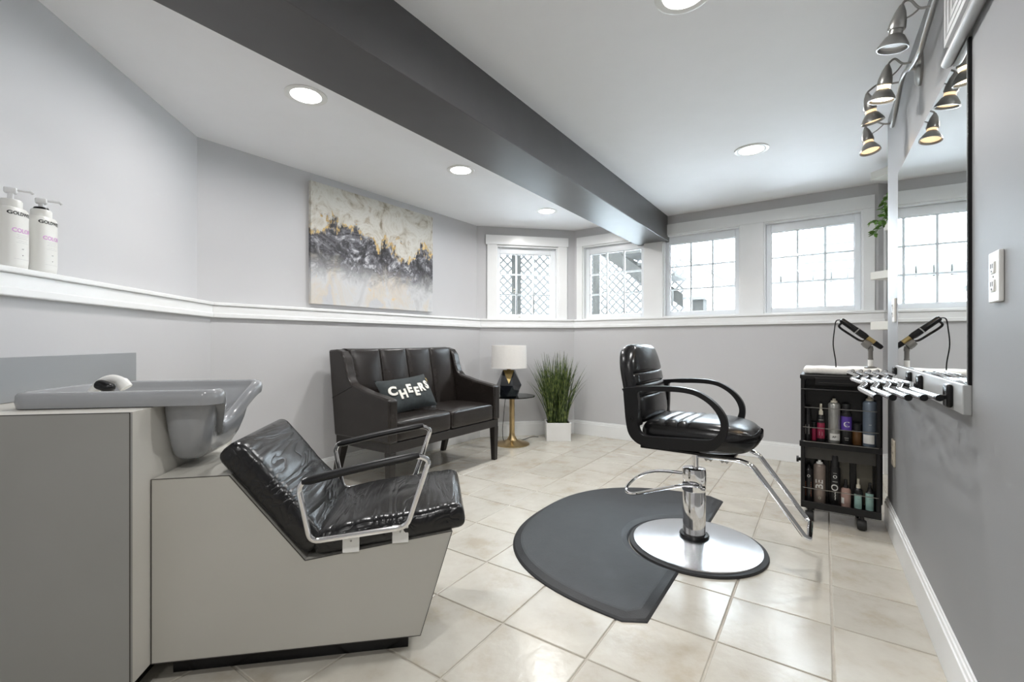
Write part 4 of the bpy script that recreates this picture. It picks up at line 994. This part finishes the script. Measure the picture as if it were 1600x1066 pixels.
for k in range(5):
    base_ = [(1.68, .1565), (1.95, .135), (2.184, .170), (2.42, .140), (2.64, .176), (2.935, .154), (3.078, .184)]
    pts = [(s + .020 * k, WD - (p + .0368 * k), .937) for s, p in base_]
    MB().tube(fillet(pts, .045), .0088, 12).build('rod', CHROME, rk)
    for p, q in ((pts[0], pts[1]), (pts[-1], pts[-2])):
        d = (Vector(q) - Vector(p)).normalized(); MB().tube([Vector(p) - d * .004, Vector(p) + d * .012], .0096, 12).build('rod_tip', GLOSSB, rk)
# outlets
def outlet(s, z, label, m, big=1.0):
    t = on_wall('wall_outlet', label, 'outlet', s, z)
    MB().box(-.038 * big, .038 * big, 0, .010, -.062 * big, .062 * big).build('cover_plate', m, t, smooth=0, bevel=.003)
    for dz in (-.022, .022):
        k = MB().rbox(.030, .006, .030, .0025, (2, 1, 2), M=Matrix.Translation((0, .0105, dz))).build('socket', m, t)
        mb = MB()
        for dx in (-.006, .006): mb.box(dx - .0014, dx + .0014, .0128, .0142, dz - .002, dz + .010)
        mb.box(-.0025, .0025, .0128, .0142, dz - .011, dz - .006); mb.build('slots', SLOT, k, smooth=0)
    MB().lathe([(0, 0), (.003, 0), (.0025, .0015), (0, .002)], 10, cap0=False, cap1=False, M=Matrix.Translation((0, .010, 0)) @ Matrix.Rotation(R(-90), 4, 'X')).build('screw', NICKEL, t)
outlet(1.577, 1.257, 'white double wall outlet on the grey wall right of the mirror', WPLAS)
outlet(3.235, 1.268, 'white wall outlet on the strip between mirror and windows', WPLAS, 1.05)
outlet(3.26, .482, 'beige wall outlet low on the wall beside the trolley', BEIGEP, 1.15)
# framed vent high on the wall and grey tube on the mirror's top corner
vt = on_wall('wall_vent', 'white square vent with nested frames high above the mirror', 'vent', 0, 0)
v0, v1, z0, z1 = 1.70, 2.02, 2.057, 2.375
for k in range(5):
    e = .030 * k; a0, a1, b0, b1 = v0 + e, v1 - e, z0 + e, z1 - e; w = .018; y1 = .020 - .002 * k
    MB().box(a0, a1, .001, y1, b0, b0 + w).box(a0, a1, .001, y1, b1 - w, b1).box(a0, a0 + w, .001, y1, b0 + w, b1 - w).box(a1 - w, a1, .001, y1, b0 + w, b1 - w).build('louvre_frame', TRIM, vt, smooth=0)
MB().box(v0, v1, 0, .004, z0, z1).build('back_plate', SLOT, vt, smooth=0)
tb_ = on_wall('grey_tube', 'round grey tube lying along the near top corner of the mirror', 'tube', 0, 0)
MB().tube([(1.25, .020, 1.984), (1.972, .020, 1.984)], .0165, 18).build('pipe', mat('grey_tube_paint', (.42, .42, .42), .35, .3), tb_)
for s in (1.35, 1.90): MB().box(s - .012, s + .012, 0, .02, 1.974, 1.994).build('clip', NICKEL, tb_, smooth=0)
# track light
WARM = mat('warm_lamp_face', (.9, .85, .7), .4, emit=(1, .76, .45), es=5)
DIMW = mat('dim_lamp_face', (.9, .85, .7), .4, emit=(1, .66, .34), es=.6)
COOL = mat('unlit_lamp_face', (.55, .55, .55), .15, var=.1)
tl = on_wall('track_light', 'satin nickel wavy bar spotlight with four heads above the mirror', 'spotlight', 0, 0)
MB().loft([[(2.53 + .055 * q * math.cos(an), y, 2.245 + .075 * q * math.sin(an)) for an in [2 * math.pi * i / 28 for i in range(28)]] for q, y in ((1, 0), (1, .008), (.85, .016), (.4, .020))]).build('canopy', NICKEL, tl)
MB().tube([(2.53, .015, 2.245), (2.53, .038, 2.25)], .008, 10).build('canopy_stem', NICKEL, tl)
bar = smooth_path([(3.03, .037, 2.205), (2.93, .037, 2.225), (2.74, .037, 2.295), (2.62, .037, 2.285), (2.51, .037, 2.245), (2.32, .037, 2.207), (2.18, .037, 2.222), (2.04, .037, 2.24), (1.98, .037, 2.235)], 6)
MB().tube(bar, .0095, 12).build('bar', NICKEL, tl)
def head(s, zb, y, zbar, lit, tilt):
    """zb = height of the lamp rim, y = distance from the wall"""
    hd = MB()
    M = Matrix.Translation((s, y, zb)) @ Matrix.Rotation(tilt[0], 4, 'X') @ Matrix.Rotation(tilt[1], 4, 'Y')
    o = hd.lathe([(.0, .142), (.006, .140), (.016, .118), (.0235, .088), (.026, .066), (.024, .060), (.0, .060)], 24, cap0=False, cap1=False, M=M).build('lamp_head', NICKEL, tl)
    MB().lathe([(.020, .062), (.020, .045), (.028, .038), (.044, .010), (.046, .0), (.042, .0), (.039, .012), (.02, .036)], 28, cap0=False, cap1=False, M=M).build('reflector_rim', NICKEL, o)
    MB().lathe([(0, .010), (.039, .010), (.039, .014), (0, .014)], 24, cap0=False, cap1=False, M=M).build('lamp_face', {0: COOL, 1: DIMW, 2: WARM}[lit], o)
    if lit: MB().lathe([(.0215, .046), (.0215, .058)], 20, cap0=False, cap1=False, M=M).build('glow_slot', WARM if lit == 2 else DIMW, o)
    top = M @ Vector((0, 0, .138)); sd_ = M @ Vector((0, -.02, .095)); bp = Vector((s, .037, zbar)); mid = bp + Vector((0, .035, .004))
    MB().tube(smooth_path([bp, mid, mid.lerp(top, .5) + Vector((0, 0, .022)), top + Vector((0, -.008, .012)), top], 6), .0042, 8).tube(smooth_path([mid, mid.lerp(sd_, .5) + Vector((0, 0, -.004)), sd_], 4), .0028, 8).build('arm', NICKEL, o)
    if lit:
        l = bpy.data.lights.new('spot_lamp', 'SPOT'); l.energy = SPOT_W; l.color = (1, .70, .40); l.spot_size = R(110); l.spot_blend = .8; l.shadow_soft_size = .03
        lo = bpy.data.objects.new('spot_lamp', l); COL.objects.link(lo); lo.parent = tl; lo.matrix_local = M @ Matrix.Translation((0, 0, -.004))
head(3.0, 2.085, .127, 2.21, 1, (R(-8), R(8)))
head(2.74, 2.135, .139, 2.295, 1, (R(-10), R(-8)))
head(2.42, 2.095, .140, 2.225, 2, (R(8), R(-6)))
head(2.07, 2.125, .145, 2.237, 0, (R(10), R(-6)))

# ------------------------------------------------------------------ shelves and trailing plant beyond the mirror wall
for (x0, z0, z1, lb) in ((0, 2.32, 2.376, 'cream shelf board just under the ceiling beyond the mirror wall'), (.12, 1.942, 1.998, 'cream shelf board holding the trailing plant'), (0, 1.563, 1.620, 'cream shelf board beside the right-hand window below the plant'), (0, 1.185, 1.246, 'lowest cream shelf board, just below ledge height')):
    tag(MB().box(x0, .499, -.35, 0, z0, z1).build('shelf', SHELFM, smooth=0, bevel=.002, loc=AL_O, rotz=AL_R), lb, 'shelf', 'corner shelves')
tp = thing('trailing_plant', 'green trailing plant spilling over the shelf end by the right-hand window', 'plant', AL_O + P80 * .145 + Vector((-.0, 0, 1.998)) + Vector((-P80.y, P80.x, 0)) * -.12, AL_R)
MB().lathe([(.05, 0), (.062, .10), (.056, .10), (.05, .08), (0, .08)], 24, cap1=False).build('pot', POTM, tp)
lm = MB().add([(0, 0, 0), (.012, -.010, .003), (.030, -.011, .0), (.048, 0, -.006), (.030, .011, .0), (.012, .010, .003), (.02, 0, -.003)], [(0, 1, 6), (1, 2, 6), (2, 3, 6), (3, 4, 6), (4, 5, 6), (5, 0, 6)]).mesh('leaf', LEAF, 60)
stems = [[(0, 0, .09), (-.06, 0, .15), (-.12, .0, .16), (-.15, .0, .12), (-.16, 0, .06)], [(0, 0, .09), (-.07, -.03, .13), (-.13, -.03, .05), (-.17, -.02, -.03), (-.24, -.02, -.03), (-.29, -.02, -.035)], [(0, 0, .09), (-.06, .03, .10), (-.12, .02, .04), (-.17, .02, -.04), (-.20, .02, -.09), (-.22, .02, -.115)], [(0, 0, .09), (-.05, -.02, .16), (-.10, -.02, .20), (-.125, -.02, .18)], [(0, 0, .09), (-.08, 0, .12), (-.13, 0, .09), (-.15, .0, .02), (-.17, 0, -.06)]]
for sp_ in stems:
    pth = smooth_path(sp_, 5); MB().tube(pth, .0022, 5).build('stem', LEAF, tp)
    for k in range(3, len(pth), 2):
        for s in (-1, 1):
            o = bpy.data.objects.new('leaf', lm); COL.objects.link(o); o.parent = tp; o.location = pth[k]
            o.rotation_euler = (random.uniform(-.9, .9), random.uniform(-.2, 1.0), math.pi + s * random.uniform(.3, 1.4)); sc_ = random.uniform(.75, 1.15); o.scale = (sc_, sc_, sc_)
